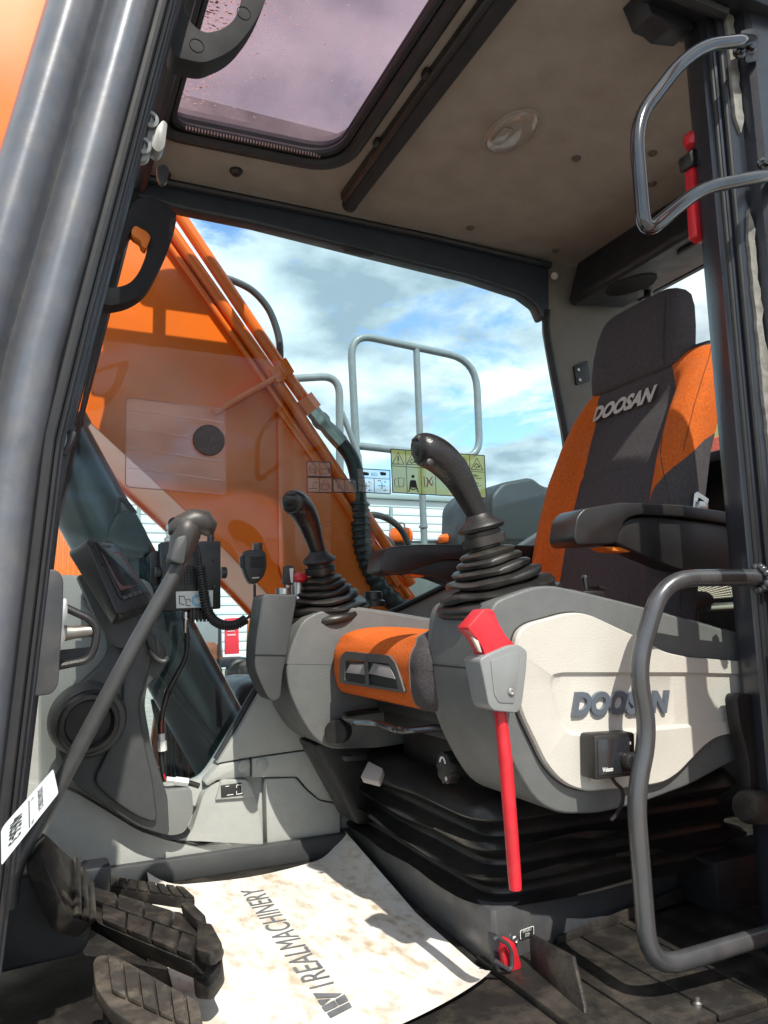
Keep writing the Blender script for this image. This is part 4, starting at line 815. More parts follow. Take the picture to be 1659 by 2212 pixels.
obj('rod', tube(ats([(1080, 1530), (1092, 1640), (1104, 1790), (1112, 1900), (1113.5, 1921)], y=0.072), [0.0088, 0.0098, 0.0096, 0.0092, 0.0085], 16), M_red, sl_)
hc = empty('heater_control', at(1325, 1680, y=0.086), 'black heater control box with a rotary knob on the cream cover', 'control box')
hb1 = ats([(1284, 1588), (1372, 1582), (1374, 1676), (1286, 1686)], y=0.052)
obj('box', prism(hb1, (0, 0.034, 0), 0.004, 2), M_black, hc)
obj('backing', prism(ats([(1279, 1590), (1300, 1588), (1300, 1690), (1279, 1690)], y=0.079), (0, 0.007, 0), 0.001), M_cream, hc)
obj('face_plate', prism(ats([(1292, 1598), (1366, 1592), (1368, 1668), (1293, 1676)], y=0.0505), (0, 0.003, 0), 0.001), mat('gloss_face', (0.018, 0.019, 0.022), 0.14, coat=0.4), hc)
kc = at(1356, 1643, y=0.050)
kbn = obj('knob', lathe([(0.0135, 0), (0.0125, 0.012), (0.011, 0.014), (0.0005, 0.014)], kc, (0, -1, 0), 22), M_black, hc)
obj('grip_bar', box(kc + V(0, -0.016, 0), (0.007, 0.008, 0.022), bw=0.0015), M_dgrey, kbn)
text('lettering', 'Webasto', at(1302, 1668, y=0.0498), (1, 0, 0), (0, 0, 1), 0.0062, M_white, hc, bold=0.02, width=0.019)
obj('status_mark', tube([at(1362, 1602, y=0.0498), at(1362, 1608, y=0.0498)], 0.0012, 6), M_white, hc)
obj('cable', tube(spline(ats([(1322, 1680), (1330, 1692), (1343, 1706), (1345, 1730), (1334, 1756), (1320, 1772)], y=0.066), 6), 0.0028, 8), M_black, hc)

# ================================================================== GRAB BARS
def bar(name, pts, y, rr, lab, ms, rads, pl=()):
    P = [at(p[0], p[1], y=(p[2] if len(p) > 2 else y)) for p in pts]; e = empty(name, P[-1], lab, 'grab bar', 'tubular grab bars at the door')
    obj('bar', tube(fillet(P, rads, 7), rr, 18), ms, e); return e, P
g1, P1 = bar('grab_bar', [(1668, 1248, 0.0), (1590, 1247, 0.005), (1432, 1250, 0.024), (1374, 1444, 0.028), (1403, 1580, 0.028), (1372, 1715, 0.028), (1402, 2096, 0.022), (1700, 2008, 0.0)], 0.005, 0.0134, 'long bent grey grab bar beside the cream console', M_bar, [0, 0.05, 0.055, 0.09, 0.09, 0.09, 0.055, 0])
wb = bmesh.new(); rnd = random.Random(2); wc = at(1640, 1250, y=0.0)
for i in range(14):
    a = 2 * math.pi * i / 14; bmesh.ops.create_icosphere(wb, subdivisions=1, radius=0.006 + rnd.uniform(0, 0.002), matrix=Matrix.Translation(wc + V(rnd.uniform(-0.003, 0.003), 0.016 * math.cos(a), 0.018 * math.sin(a))))
obj('weld', wb, M_bar, g1, smooth=80)
g2, P2 = bar('grab_bar', [(1622, 88, -0.034), (1600, 88, -0.060), (1522, 98, -0.07), (1466, 140, -0.07), (1372, 262, -0.07), (1392, 506, -0.07), (1512, 408, -0.07), (1640, 382, -0.06), (1700, 374, -0.034)], -0.07, 0.0105, 'polished bent grab bar high on the door pillar', M_chrome, [0, 0.015, 0.04, 0.04, 0.05, 0.032, 0.045, 0.03, 0])
for u, v in ((1618, 108), (1595, 116), (1648, 356)): obj('bolt', lathe([(0.011, 0), (0.011, 0.004), (0.0075, 0.006), (0.006, 0.012), (0.0005, 0.013)], at(u, v, y=-0.034), (-0.3, -1, 0), 12), M_chrome, g2)
obj('mount_plate', prism(fillet(ats([(1600, 66), (1625, 60), (1640, 70), (1640, 130), (1612, 136)], y=-0.037), 0.006, 3, True), (0, 0.004, 0), 0.001), M_trim, g2)

# ================================================================== OVERHEAD: rear panel, lamp, blind rail, handles, hammer
oh = empty('overhead_panel', (1.5, 0.5, 1.5), 'black overhead panel with a speaker grille behind the headrest', 'panel')
po = [V(1.498, 0.0, 1.624), V(1.488, 0.0, 1.60), V(1.452, 0.0, 1.492), V(1.462, 0.0, 1.476), V(1.66, 0.0, 1.500), V(1.70, 0.0, 1.53), V(1.76, 0.0, 1.624)]
obj('shell', prism(po, (0, 0.94, 0), 0.012, 3), M_trim, oh)
slope = (V(1.50, 0, 1.400) - V(1.44, 0, 1.435)).normalized()
n_ = V(-0.3, 0, -0.95)
M_oh = mat('overhead_black', (0.016, 0.017, 0.020), 0.5, bump=0.15, bscale=700)
gl_ = bmesh.new()
for i in range(15):                      # speaker slots on the underside
    k = i / 14.0; x = 1.480 + 0.125 * k; hwd = 0.080 * math.sqrt(max(0.10, 1 - (2 * k - 1) ** 2)); z = 1.476 + (x - 1.462) * 0.1212
    obj('grille_slat', box((x, 0.765, z - 0.001), (0.0035, hwd * 2, 0.007), bw=0.001), M_oh, oh)
obj('vent_nozzle', prism(fillet([V(1.50, 0.36, 1.480), V(1.62, 0.36, 1.494), V(1.62, 0.56, 1.494), V(1.50, 0.56, 1.480)], 0.02, 4, True), (0.001, 0, -0.010), 0.004), M_oh, oh)
obj('panel_screw', lathe([(0.012, 0), (0.010, 0.005), (0.0005, 0.006)], at(1198, 596, y=0.94), (-0.5, -0.5, -0.3), 14), M_silver, oh)
obj('latch_knob', lathe([(0.012, 0), (0.012, 0.02), (0.009, 0.024), (0.0005, 0.024)], V(1.64, 0.80, 1.495), (-0.2, 0, -1), 14), M_black, oh)
dl = empty('dome_light', at(1110, 285, z=1.62), 'oval dome lamp with a clear lens in the ceiling', 'ceiling lamp')
pc = at(1105, 285, z=1.62); ov = []
for i in range(36):
    a = 2 * math.pi * i / 36; ov.append(pc + V(0.050 * math.cos(a) , 0.082 * math.sin(a), -0.001))
obj('rim', tube(ov + [ov[0], ov[1]], 0.0045, 8, cap=False), M_head, dl)
obj('lens', loft([[pc + (p - pc) * k + V(0, 0, -h) for p in ov] for k, h in ((0.97, 0.002), (0.9, 0.008), (0.7, 0.013), (0.3, 0.016), (0.02, 0.0165))]), mat('lens_plastic', (0.30, 0.265, 0.235), 0.18, coat=0.5, noise=0.1), dl, smooth=60)
ls = at(1085, 292, z=1.605); obj('switch', prism(fillet([ls + V(-0.014, -0.03, 0), ls + V(0.014, -0.03, 0), ls + V(0.014, 0.03, 0), ls + V(-0.014, 0.03, 0)], 0.012, 5, True), (0, 0, -0.006), 0.002), MATS['lens_plastic'], dl)
rb = empty('blind_rail', at(750, 440, z=1.60), 'black roller blind rail across the ceiling behind the hatch', 'blind rail')
obj('rail', prism([V(0.672, 0.0, 1.619), V(0.672, 0.0, 1.600), V(0.684, 0.0, 1.592), V(0.686, 0.0, 1.619)], (0, 0.84, 0), 0.003), M_black, rb)
obj('roller', tube([V(0.703, 0.0, 1.600), V(0.703, 0.850, 1.600)], 0.0185, 16), mat('blind_cloth', (0.016, 0.016, 0.019), 0.8, noise=0.2), rb)
obj('end_cap', lathe([(0.020, 0), (0.020, 0.012), (0.014, 0.018), (0.0005, 0.019)], V(0.703, 0.846, 1.600), (0, 1, 0), 16), M_black, rb)
for yy in (0.12, 0.36, 0.60): obj('clip', box((0.668, yy, 1.609), (0.014, 0.022, 0.014), bw=0.003), M_black, rb)
def dhandle(outer, inner, y, th, lab, grp='window lifting handles', grooves=()):
    e = empty('window_lifter', at(*outer[0], y=y), lab, 'handle', grp)
    ro_, ri_ = fillet(ats(outer, y=y), 0.03, 5, True), fillet(ats(inner, y=y), 0.02, 5, True)
    b_ = plate(ro_, [ri_], (0, th, 0)); bevel(b_, 0.006, 3, 50); obj('grip', b_, mat('handle_plastic', (0.020, 0.020, 0.022), 0.75, noise=0.15, spec=0.25), e); return e
hA = dhandle([(352, -60), (385, -60), (600, -80), (575, 0), (545, 60), (500, 112), (440, 136), (408, 130), (372, 120)], [(402, -60), (545, -80), (525, -2), (505, 46), (475, 66), (440, 72), (412, 50), (395, 20)], 0.075, 0.035, 'dark D-shaped window handle at the top beside the hatch')
for u, v in ((425, 98), (527, 28)):
    pc2 = at(u, v, y=0.0745); obj('plug_ring', tube([pc2 + V(0.0095 * math.cos(k * math.pi / 8), 0, 0.0095 * math.sin(k * math.pi / 8)) for k in range(18)], 0.0006, 4, cap=False), M_seal, hA)
hB = dhandle([(292, 428), (330, 424), (352, 436), (384, 462), (372, 520), (345, 580), (318, 628), (280, 652), (240, 660), (205, 660), (214, 620), (262, 500)], [(282, 498), (304, 490), (326, 505), (318, 545), (300, 590), (278, 615), (232, 624), (228, 618), (252, 560)], 0.86, 0.05, 'brownish black D-shaped window handle beside the boom')
obj('trigger', prism(fillet(ats([(284, 497), (292, 486), (318, 500), (326, 512), (316, 538), (306, 530), (305, 520), (286, 508)], y=0.852), 0.006, 3, True), (0, 0.03, 0), 0.003), M_orange_p, hB, label='orange release trigger in the handle')
obj('mount', prism(ats([(262, 520), (288, 440), (330, 428), (384, 462), (330, 480), (290, 492), (200, 668), (190, 668)], y=0.895), (0, 0.03, 0), 0.005), MATS['handle_plastic'], hB)
lt = empty('window_latch', at(330, 290, y=0.05), 'grey cast latch with two bolts on the front pillar', 'latch')
obj('plate', prism(fillet(ats([(308, 262), (330, 244), (344, 268), (336, 300), (322, 344), (300, 350), (296, 328), (312, 296)], y=0.05), 0.006, 3, True), (0, 0.012, 0), 0.003), M_brk, lt)
for u, v in ((322, 262), (306, 318)): obj('bolt', lathe([(0.0105, 0), (0.0105, 0.007), (0.006, 0.008), (0.005, 0.004), (0.0005, 0.004)], at(u, v, y=0.050), (0.1, -1, -0.1), 14), M_brk, lt)
obj('paddle', prism(fillet(ats([(338, 276), (352, 258), (362, 266), (356, 318), (342, 330), (326, 316)], y=0.042), 0.004, 2, True), (0, 0.022, 0), 0.003), mat('cast_grey', (0.20, 0.20, 0.19), 0.5, noise=0.2), lt)
sc_ = empty('side_clip', at(352, 375, y=0.5), 'small black clip loop on the ceiling corner', 'clip')
obj('loop', prism(fillet(ats([(338, 358), (356, 354), (366, 364), (362, 392), (350, 400), (340, 384)], y=0.60), 0.006, 3, True), (0, 0.012, 0), 0.004), M_black, sc_)
eh = empty('emergency_hammer', at(1515, 510, y=0.078), 'red emergency hammer in its holder behind the door pillar', 'hammer')
obj('holder', prism(fillet(ats([(1496, 358), (1516, 350), (1530, 362), (1536, 515), (1518, 518), (1505, 508)], y=0.078), 0.004, 3, True), (0, 0.02, 0), 0.003), M_red, eh)
obj('clamp', prism(fillet(ats([(1490, 328), (1500, 318), (1524, 316), (1526, 352), (1496, 358)], y=0.072), 0.004, 2, True), (0, 0.03, 0), 0.003), M_black, eh)
hc_ = at(1497, 305, y=0.085); obj('head', lathe([(0.001, -0.017), (0.012, -0.014), (0.0175, -0.004), (0.0175, 0.006), (0.012, 0.015), (0.001, 0.018)], hc_, (0.35, 0, 1), 18), M_red, eh)
for k in range(7): obj('rib', box(at(1526, 395 + 18 * k, y=0.077), (0.012, 0.006, 0.004)), M_red, eh)
ql = empty('quarter_latch', at(1255, 800, y=0.955), 'small black latch plate on the trim behind the headrest', 'latch')
obj('plate', prism(fillet(ats([(1240, 790), (1270, 778), (1276, 822), (1246, 832)], y=0.958), 0.006, 3, True), (0, 0.012, 0), 0.003), M_black, ql)
for u, v in ((1249, 799), (1252, 821)): screw(at(u, v, y=0.957), (0, -1, 0), 0.0055, ql, M_steel)
# ================================================================== FRONT CORNER: trim tower, monitor, radio, lever
tw = empty('trim_tower', at(300, 1800, y=0.90), 'dark grey trim tower with a round cup holder under the monitor', 'trim')
tpts = [(190, 1262), (262, 1300), (330, 1330), (352, 1380), (362, 1420), (352, 1450), (318, 1480), (312, 1524), (324, 1600), (344, 1665), (362, 1720), (366, 1806), (330, 1796), (300, 1786), (240, 1748), (166, 1698), (136, 1650), (122, 1600), (124, 1556), (150, 1503), (214, 1446), (236, 1418), (241, 1396), (228, 1352), (176, 1290)]
obj('panel', prism(fillet(ats(tpts, y=0.86), 0.012, 3, True), (0, 0.09, 0), 0.012, 4), M_dgrey, tw)
obj('inner_panel', prism(fillet(ats([(240, 1310), (318, 1340), (336, 1400), (318, 1460), (300, 1520), (312, 1600), (330, 1680), (342, 1780), (300, 1768), (240, 1728), (200, 1690), (262, 1560), (268, 1430), (252, 1370)], y=0.845), 0.02, 4, True), (0, 0.03, 0), 0.012, 4), M_dgrey, tw)
obj('foot_panel', prism(fillet(ats([(352, 1700), (362, 1708), (414, 1702), (418, 1752), (400, 1798), (372, 1806), (352, 1800)], y=0.88), 0.01, 3, True), (0, 0.05, 0), 0.008, 3), mat('foot_grey', (0.17, 0.18, 0.175), 0.5, bump=0.2, bscale=600), tw)
cu_ = at(192, 1562, y=0.805)
ch_ = obj('cup_ring', lathe([(0.056, 0.03), (0.060, -0.002), (0.056, -0.009), (0.048, -0.010), (0.044, -0.004), (0.043, 0.05), (0.040, 0.05)], cu_, (-0.15, 1, 0.1), 36), M_black, tw)
obj('cup_well', lathe([(0.046, 0.0), (0.043, 0.010), (0.036, 0.012), (0.034, 0.03), (0.028, 0.032), (0.026, 0.05), (0.0005, 0.052)], cu_ + V(0, 0.004, 0), (-0.15, 1, 0.1), 36), mat('well_shade', (0.006, 0.006, 0.007), 0.6), ch_)  # shade inside the cup put in as a near-black colour
obj('cup_bezel', lathe([(0.076, 0.052), (0.073, 0.022), (0.066, 0.010), (0.058, 0.012)], cu_ + V(0.007, 0.006, -0.002), (-0.15, 1, 0.1), 36), M_dgrey, tw)
vn = obj('vent_pod', prism(fillet(ats([(312, 1372), (322, 1366), (350, 1392), (360, 1412), (356, 1424), (346, 1428), (326, 1412)], y=0.832), 0.01, 4, True), (0.004, 0.03, 0), 0.006, 3), M_black, tw)
obj('vent_blade', prism(ats([(336, 1378), (342, 1384), (346, 1412), (340, 1408)], y=0.828), (0, 0.004, 0)), M_dgrey, vn)
obj('vent_lip', tube(spline(ats([(322, 1404), (340, 1424), (356, 1428), (362, 1418)], y=0.83), 5), 0.005, 8), M_dgrey, vn)
# ---- monitor
mo = empty('monitor', at(240, 1350, y=0.74), 'black display monitor tilted toward the seat', 'monitor')
F = [at(183, 1162, y=0.675), at(250, 1169, y=0.735), at(337, 1298, y=0.72), at(255, 1334, y=0.66)]
nrm = (F[1] - F[0]).cross(F[3] - F[0]).normalized()
if nrm.y > 0: nrm = -nrm
bk_ = [at(144, 1192, y=0.72), at(215, 1172, y=0.80), at(330, 1318, y=0.80), at(243, 1353, y=0.70)]
rgA = fillet(F, 0.018, 5, True); rgB = fillet(bk_, 0.012, 5, True)
sh_ = loft([rgB, [a * 0.35 + b_ * 0.65 for a, b_ in zip(rgB, rgA)], rgA]); bevel(sh_, 0.004, 2, 35)
obj('housing', sh_, mat('monitor_shell', (0.026, 0.026, 0.027), 0.34, noise=0.2, bump=0.15, bscale=800), mo, smooth=45)
def onF(a, c, lift=0.0015):
    p = (F[0] * (1 - a) + F[1] * a) * (1 - c) + (F[3] * (1 - a) + F[2] * a) * c; return p + nrm * lift
bzl = fillet([onF(0.16, 0.05), onF(0.90, 0.05), onF(0.92, 0.84), onF(0.20, 0.84)], 0.012, 4, True)
obj('bezel', prism(bzl, nrm * 0.002, 0.0008), mat('gloss_black', (0.010, 0.010, 0.011), 0.3, coat=0.2), mo)
sn = obj('screen', prism([onF(0.24, 0.19, 0.004), onF(0.84, 0.19, 0.004), onF(0.86, 0.71, 0.004), onF(0.28, 0.71, 0.004)], nrm * 0.0006), mat('dark_screen', (0.13, 0.062, 0.052), 0.35, coat=0.15), mo)
obj('badge', prism(fillet([onF(0.40, 0.09, 0.004), onF(0.64, 0.09, 0.004), onF(0.65, 0.125, 0.004), onF(0.41, 0.125, 0.004)], 0.003, 3, True), nrm * 0.0006), M_dgrey, mo)
for k in range(5): obj('button', prism([onF(0.24 + 0.135 * k, 0.785, 0.004), onF(0.35 + 0.135 * k, 0.785, 0.004), onF(0.355 + 0.135 * k, 0.835, 0.004), onF(0.245 + 0.135 * k, 0.835, 0.004)], nrm * 0.002, 0.0006), mat('key_grey', (0.06, 0.06, 0.06), 0.4), mo)
obj('stand', prism(fillet(ats([(165, 1240), (210, 1340), (250, 1400), (290, 1400), (300, 1340), (230, 1250)], y=0.79), 0.01, 3, True), (0, 0.06, 0), 0.008, 3), M_dgrey, mo)
# ---- two-way radio, microphone, cords
ra = empty('two_way_radio', at(412, 1320, y=0.86), 'black two-way radio box with speaker holes and white sticker', 'radio')
rb_ = obj('case', prism(ats([(347, 1171), (477, 1168), (477, 1315), (352, 1320)], y=0.84), (0, 0.045, 0), 0.003), M_black, ra)
hl = bmesh.new()
for i in range(7):
    for j in range(7):
        p = at(392 + 6.4 * i, 1224 + 6.2 * j, y=0.8392); bmesh.ops.create_cone(hl, cap_ends=True, segments=6, radius1=0.0021, radius2=0.0021, depth=0.001, matrix=Matrix.Translation(p) @ Matrix.Rotation(R_(90), 4, 'X'))
obj('speaker_holes', hl, mat('hole_black', (0.004, 0.004, 0.004), 0.9), ra, kind='stuff')
for u, v in ((358, 1205), (463, 1210), (372, 1268), (463, 1267), (402, 1269)): screw(at(u, v, y=0.839), (0, -1, 0), 0.0045, ra, M_black)
obj('antenna_plug', lathe([(0.012, 0), (0.012, 0.008), (0.008, 0.010), (0.008, 0.024), (0.010, 0.026), (0.010, 0.036), (0.006, 0.038)], at(367, 1170, y=0.86), (0, 0, 1), 14), M_steel, ra)
obj('antenna_lead', tube(spline(ats([(368, 1140), (368, 1126), (378, 1121), (395, 1123), (410, 1135)], y=0.86), 6), 0.0042, 8), M_black, ra)
obj('knob', lathe([(0.008, 0), (0.008, 0.014), (0.007, 0.016), (0.0005, 0.016)], at(455, 1170, y=0.86), (0, 0, 1), 14), M_black, ra)
for u in (341, 484): obj('side_screw', lathe([(0.013, 0), (0.013, 0.010), (0.010, 0.012), (0.0005, 0.012)], at(u + (6 if u < 400 else -6), 1237, y=0.86), (1 if u > 400 else -1, 0, 0), 16), M_black, ra)
obj('bracket', prism(ats([(326, 1190), (347, 1190), (347, 1262), (326, 1262)], y=0.88), (0, 0.01, 0), 0.002), M_black, ra)
obj('heat_sink', box(at(432, 1328, y=0.862), (0.05, 0.035, 0.022), bw=0.001), M_black, ra)
for k in range(5): obj('fin', box(at(418 + 8 * k, 1330, y=0.842), (0.004, 0.01, 0.026)), M_black, ra)
stk = obj('sticker', prism(ats([(380, 1278), (460, 1275), (460, 1311), (381, 1314)], y=0.8385), (0, 0.0008, 0)), mat('sticker_white', (0.62, 0.63, 0.60), 0.5), ra)
text('lettering', 'CB', at(413, 1309, y=0.8378), (1, 0, -0.02), (0, 0, 1), 0.024, mat('sticker_blue', (0.18, 0.42, 0.62), 0.5), stk, bold=0.03)
dg_ = bmesh.new()
for pts in ([(386, 1288), (398, 1288), (400, 1296), (410, 1294), (411, 1300)], [(388, 1290), (388, 1304), (398, 1306)], [(402, 1298), (402, 1308), (412, 1308)]): tube(ats(pts, y=0.8376), 0.0008, 5, bm=dg_)
obj('icon_lines', dg_, M_ink, stk)
obj('power_plug', lathe([(0.009, 0), (0.009, 0.014), (0.006, 0.018), (0.006, 0.03), (0.004, 0.034), (0.004, 0.045)], at(401, 1322, y=0.862), (0, 0, -1), 14), M_steel, ra)
mc = empty('microphone', at(550, 1262, y=0.84), 'black hand microphone hanging right of the radio', 'microphone')
obj('case', prism(fillet(ats([(527, 1194), (534, 1188), (566, 1187), (575, 1194), (577, 1222), (571, 1244), (556, 1260), (544, 1262), (536, 1250), (528, 1230)], y=0.82), 0.008, 4, True), (0, 0.03, 0), 0.006, 3), M_black, mc)
obj('talk_key', prism(fillet(ats([(520, 1202), (528, 1198), (529, 1230), (522, 1224)], y=0.826), 0.003, 2, True), (0, 0.02, 0), 0.003), M_black, mc)
for k in range(6): obj('grille_slot', prism(ats([(541, 1203 + 4.2 * k), (570, 1202 + 4.2 * k), (570, 1204 + 4.2 * k), (541, 1205 + 4.2 * k)], y=0.8188), (0, 0.002, 0)), MATS['hole_black'], mc)
obj('badge', prism(ats([(545, 1247), (560, 1246), (560, 1249), (545, 1250)], y=0.8188), (0, 0.001, 0)), M_silver, mc)
obj('hook', box(at(556, 1196, y=0.855), (0.02, 0.02, 0.05), bw=0.003), M_black, mc)
# coiled cord
axp = spline(ats([(432, 1222), (436, 1250), (440, 1280), (446, 1312), (460, 1338), (482, 1350), (508, 1350), (530, 1338)], y=0.815), 24)
coil = []; nT = len(axp)
for i in range(nT * 3):
    q = i / (nT * 3 - 1) * (nT - 1); k = min(int(q), nT - 2); p = axp[k].lerp(axp[k + 1], q - k); tdir = (axp[k + 1] - axp[k]).normalized()
    sx, sy, _ = frame3(tdir, (0, 1, 0)); a = q / (nT - 1) * 2 * math.pi * 40; coil.append(p + (sx * math.cos(a) + sy * math.sin(a)) * 0.0085)
cc = empty('coiled_cord', at(432, 1222, y=0.82), 'black coiled cord looping from radio to microphone', 'cord')
obj('coil', tube(coil, 0.0029, 6), M_rubber, cc, smooth=80)
obj('lead', tube(spline(ats([(530, 1338), (542, 1328), (548, 1312), (550, 1290), (550, 1262)], y=0.82), 6), 0.003, 8), M_rubber, cc)
obj('lead', tube(spline(ats([(425, 1178), (430, 1195), (433, 1224)], y=0.82), 5), 0.004, 8), M_rubber, cc)
pw = empty('power_cable', at(401, 1345, y=0.86), 'black taped cable running down from the radio to white connectors', 'cable')
cpts = ats([(402, 1352), (404, 1385), (400, 1420), (385, 1452), (370, 1480), (358, 1510), (348, 1560), (347, 1610), (350, 1650), (356, 1688)], y=0.905)
obj('sheath', tube(spline(cpts, 6), 0.0058, 10), M_rubber, pw)
obj('tape', tube(ats([(366, 1489), (362, 1499)], y=0.905), 0.0085, 10), M_rubber, pw)
obj('tape', tube(ats([(403, 1378), (404, 1384)], y=0.905), 0.0085, 10), M_rubber, pw)
for u0, v0, u1, v1 in ((349, 1585, 351, 1622), (359, 1684, 406, 1690)):
    obj('connector', tube(ats([(u0, v0), (u0 * 0.6 + u1 * 0.4, v0 * 0.6 + v1 * 0.4), (u0 * 0.58 + u1 * 0.42, v0 * 0.58 + v1 * 0.42), (u1, v1)], y=0.90), [0.007, 0.007, 0.0095, 0.0095], 6), M_white, pw)
obj('red_wire', tube(spline(ats([(350, 1556), (349, 1566), (349, 1585)], y=0.90), 4), 0.0016, 6), M_red, pw)
obj('red_wire', tube(spline(ats([(354, 1672), (357, 1682), (362, 1686)], y=0.90), 4), 0.0016, 6), M_red, pw)
obj('tail', tube(spline(ats([(404, 1690), (418, 1694), (430, 1698)], y=0.905), 4), 0.006, 8), M_rubber, pw)
# ---- travel lever
tl_ = empty('travel_lever', at(60, 1850, y=0.32), 'long slanting grey travel lever with a moulded knob', 'lever')
rodp = ats([(398, 1202), (300, 1376), (200, 1562), (120, 1712), (70, 1800)], y=0.35) + ats([(40, 1850), (22, 1900), (16, 1960)], y=0.34)
obj('rod', tube(rodp, [0.0112, 0.0114, 0.0114, 0.0114, 0.0118, 0.0125, 0.0130, 0.0130], 16), mat('lever_grey', (0.045, 0.047, 0.049), 0.45, noise=0.15), tl_)
kp_ = ats([(380, 1214), (388, 1196), (396, 1170), (402, 1150), (412, 1134), (424, 1126)], y=0.35)
kg = [[] for _ in range(0)]
ko = loft([[at(u, v, y=yy) for u, v in pts for yy in (0,)][:0] or [V(*p) for p in pts] for pts in []]) if False else None
neck = tube(kp_, [0.0160, 0.0185, 0.0225, 0.0245, 0.022, 0.011], 20, flat=0.95)
cross = tube(ats([(372, 1158), (378, 1148), (395, 1136), (418, 1126), (438, 1128), (450, 1142), (454, 1156)], y=0.35), [0.007, 0.0145, 0.0185, 0.0205, 0.0205, 0.0165, 0.006], 20)
join(neck, cross); obj('knob', neck, mat('knob_brown_black', (0.036, 0.032, 0.030), 0.42, noise=0.15, bump=0.12, bscale=500), tl_, smooth=70)
obj('collar', prism(fillet(ats([(366, 1212), (382, 1160), (404, 1154), (406, 1168), (398, 1220)], y=0.325), 0.004, 2, True), (0, 0.05, 0), 0.005), M_dgrey, tl_)
# ---- paper tag on the pillar
tgp = empty('paper_tag', at(60, 1750, y=-0.03), 'white printed stock tag stuck along the front pillar', 'tag')
def tg(zx, zy): return at(zx * 0.09921, zy * 0.09921 + 1645.8, y=-0.040)
obj('sheet', prism(fillet([tg(1160, 150), tg(1275, 680), tg(30, 2260), tg(20, 1500), tg(95, 1370)], 0.002, 2, True), (0, 0.0008, 0)), mat('tag_paper', (0.50, 0.53, 0.55), 0.6, noise=0.05), tgp)
def tagtext(s_, a, b_, c, m_):
    o0, o1, oc = tg(*a), tg(*b_), tg(*c); xd = o1 - o0
    w_ = V(xd.x, 0, xd.z).normalized(); upn = V(-w_.z, 0, w_.x)
    if upn.dot(oc - o0) < 0: upn = -upn
    text('lettering', s_, o0 + V(0, -0.0006, 0), xd, (oc - o0), (oc - o0).length, m_, tgp, width=xd.length, bold=0.02)
tagtext('40656-3', (228, 1330), (188, 1850), (490, 1050), M_ink)
tagtext('DOOSAN DX300LC-5', (822, 640), (842, 1075), (925, 520), M_ink)
tagtext('YEAR', (690, 1300), (692, 1372), (735, 1215), M_ink)
tagtext('TYPE', (668, 825), (672, 860), (728, 745), M_ink)
obj('ruled_line', tube([tg(630, 840) + V(0, -0.0008, 0), tg(640, 1420) + V(0, -0.0008, 0)], 0.0004, 4), M_ink, tgp)
# ---- door catch on the front pillar
dc = empty('door_catch', at(85, 1500, y=0.03), 'grey steel door catch box with a loop on the front pillar', 'latch')
obj('box', prism(fillet(ats([(70, 1224), (126, 1232), (137, 1250), (136, 1300), (126, 1480), (112, 1500), (44, 1508), (40, 1490), (60, 1240)], y=0.02), 0.008, 3, True), (0, 0.06, 0), 0.006, 3), mat('catch_paint', (0.048, 0.050, 0.055), 0.4, metal=0.3, noise=0.3, nscale=12, dust=0.2), dc)
obj('strike_plate', prism(fillet(ats([(136, 1292), (146, 1294), (146, 1330), (138, 1352), (142, 1380), (132, 1400), (122, 1440), (112, 1444), (116, 1400), (126, 1370), (126, 1330)], y=0.03), 0.003, 2, True), (0, 0.03, 0), 0.002), mat('plate_steel', (0.36, 0.36, 0.35), 0.4, metal=0.9, noise=0.4, nscale=80), dc)
obj('loop', tube(fillet(ats([(140, 1312), (196, 1338), (210, 1360), (204, 1400), (190, 1426), (120, 1440)], y=0.05), 0.02, 5), 0.0045, 10), M_black, dc)
obj('pin', tube(ats([(136, 1368), (160, 1366), (204, 1362)], y=0.055), [0.009, 0.007, 0.007], 12), mat('dull_steel', (0.30, 0.285, 0.26), 0.45, metal=0.9, noise=0.4, nscale=60), dc)
obj('back_plate', prism(ats([(118, 1440), (190, 1424), (206, 1396), (130, 1404)], y=0.075), (0, 0.003, 0)), M_trim, dc)
cb_ = empty('cable_block', at(120, 960, y=0.06), 'small grey clip block on the inner edge of the front pillar', 'clip')
obj('block', box(at(122, 960, y=0.05), (0.025, 0.03, 0.022), Matrix.Rotation(R_(-12), 3, 'Y'), 0.003), M_brk, cb_)
obj('lip', box(at(146, 962, y=0.05), (0.009, 0.03, 0.03), Matrix.Rotation(R_(20), 3, 'Y'), 0.003), M_trim, cb_)

# ================================================================== PEDALS
def treaded(P, ext_up, rows, m, parent, gap=0.08, lift=0.006, cols=1, stag=0.0):
    """blocks on the quad P (a,b,c,d): rows along a->b, cols along a->d"""
    a, b_, c, d_ = P
    for i in range(rows):
        for j in range(cols):
            s = stag * (j % 2) / rows
            u0, u1 = (i + gap) / rows + s, (i + 1 - gap) / rows + s
            if u1 > 1.0: u1 = 1.0
            if u0 >= u1 - 0.02: continue
            w0, w1 = j / cols + 0.02, (j + 1) / cols - 0.02
            def q(u, w): return (a * (1 - u) + b_ * u) * (1 - w) + (d_ * (1 - u) + c * u) * w
            obj('tread_block', prism([q(u0, w0), q(u1, w0), q(u1, w1), q(u0, w1)], ext_up * lift, 0.002), m, parent)
M_ped = mat('pedal_rubber', (0.020, 0.0185, 0.0175), 0.36, noise=0.3, dust=0.20, dscale=26, bump=0.2, bscale=300)
p1 = empty('travel_pedal', at(300, 2000, z=0.09), 'large black travel pedal with two rows of tread blocks', 'pedal', 'foot pedals')
up = V(-0.42, 0, 0.9).normalized()
A = [at(200, 1925, z=0.135), at(446, 2000, z=0.100), at(420, 2082, z=0.095), at(206, 1992, z=0.130)]
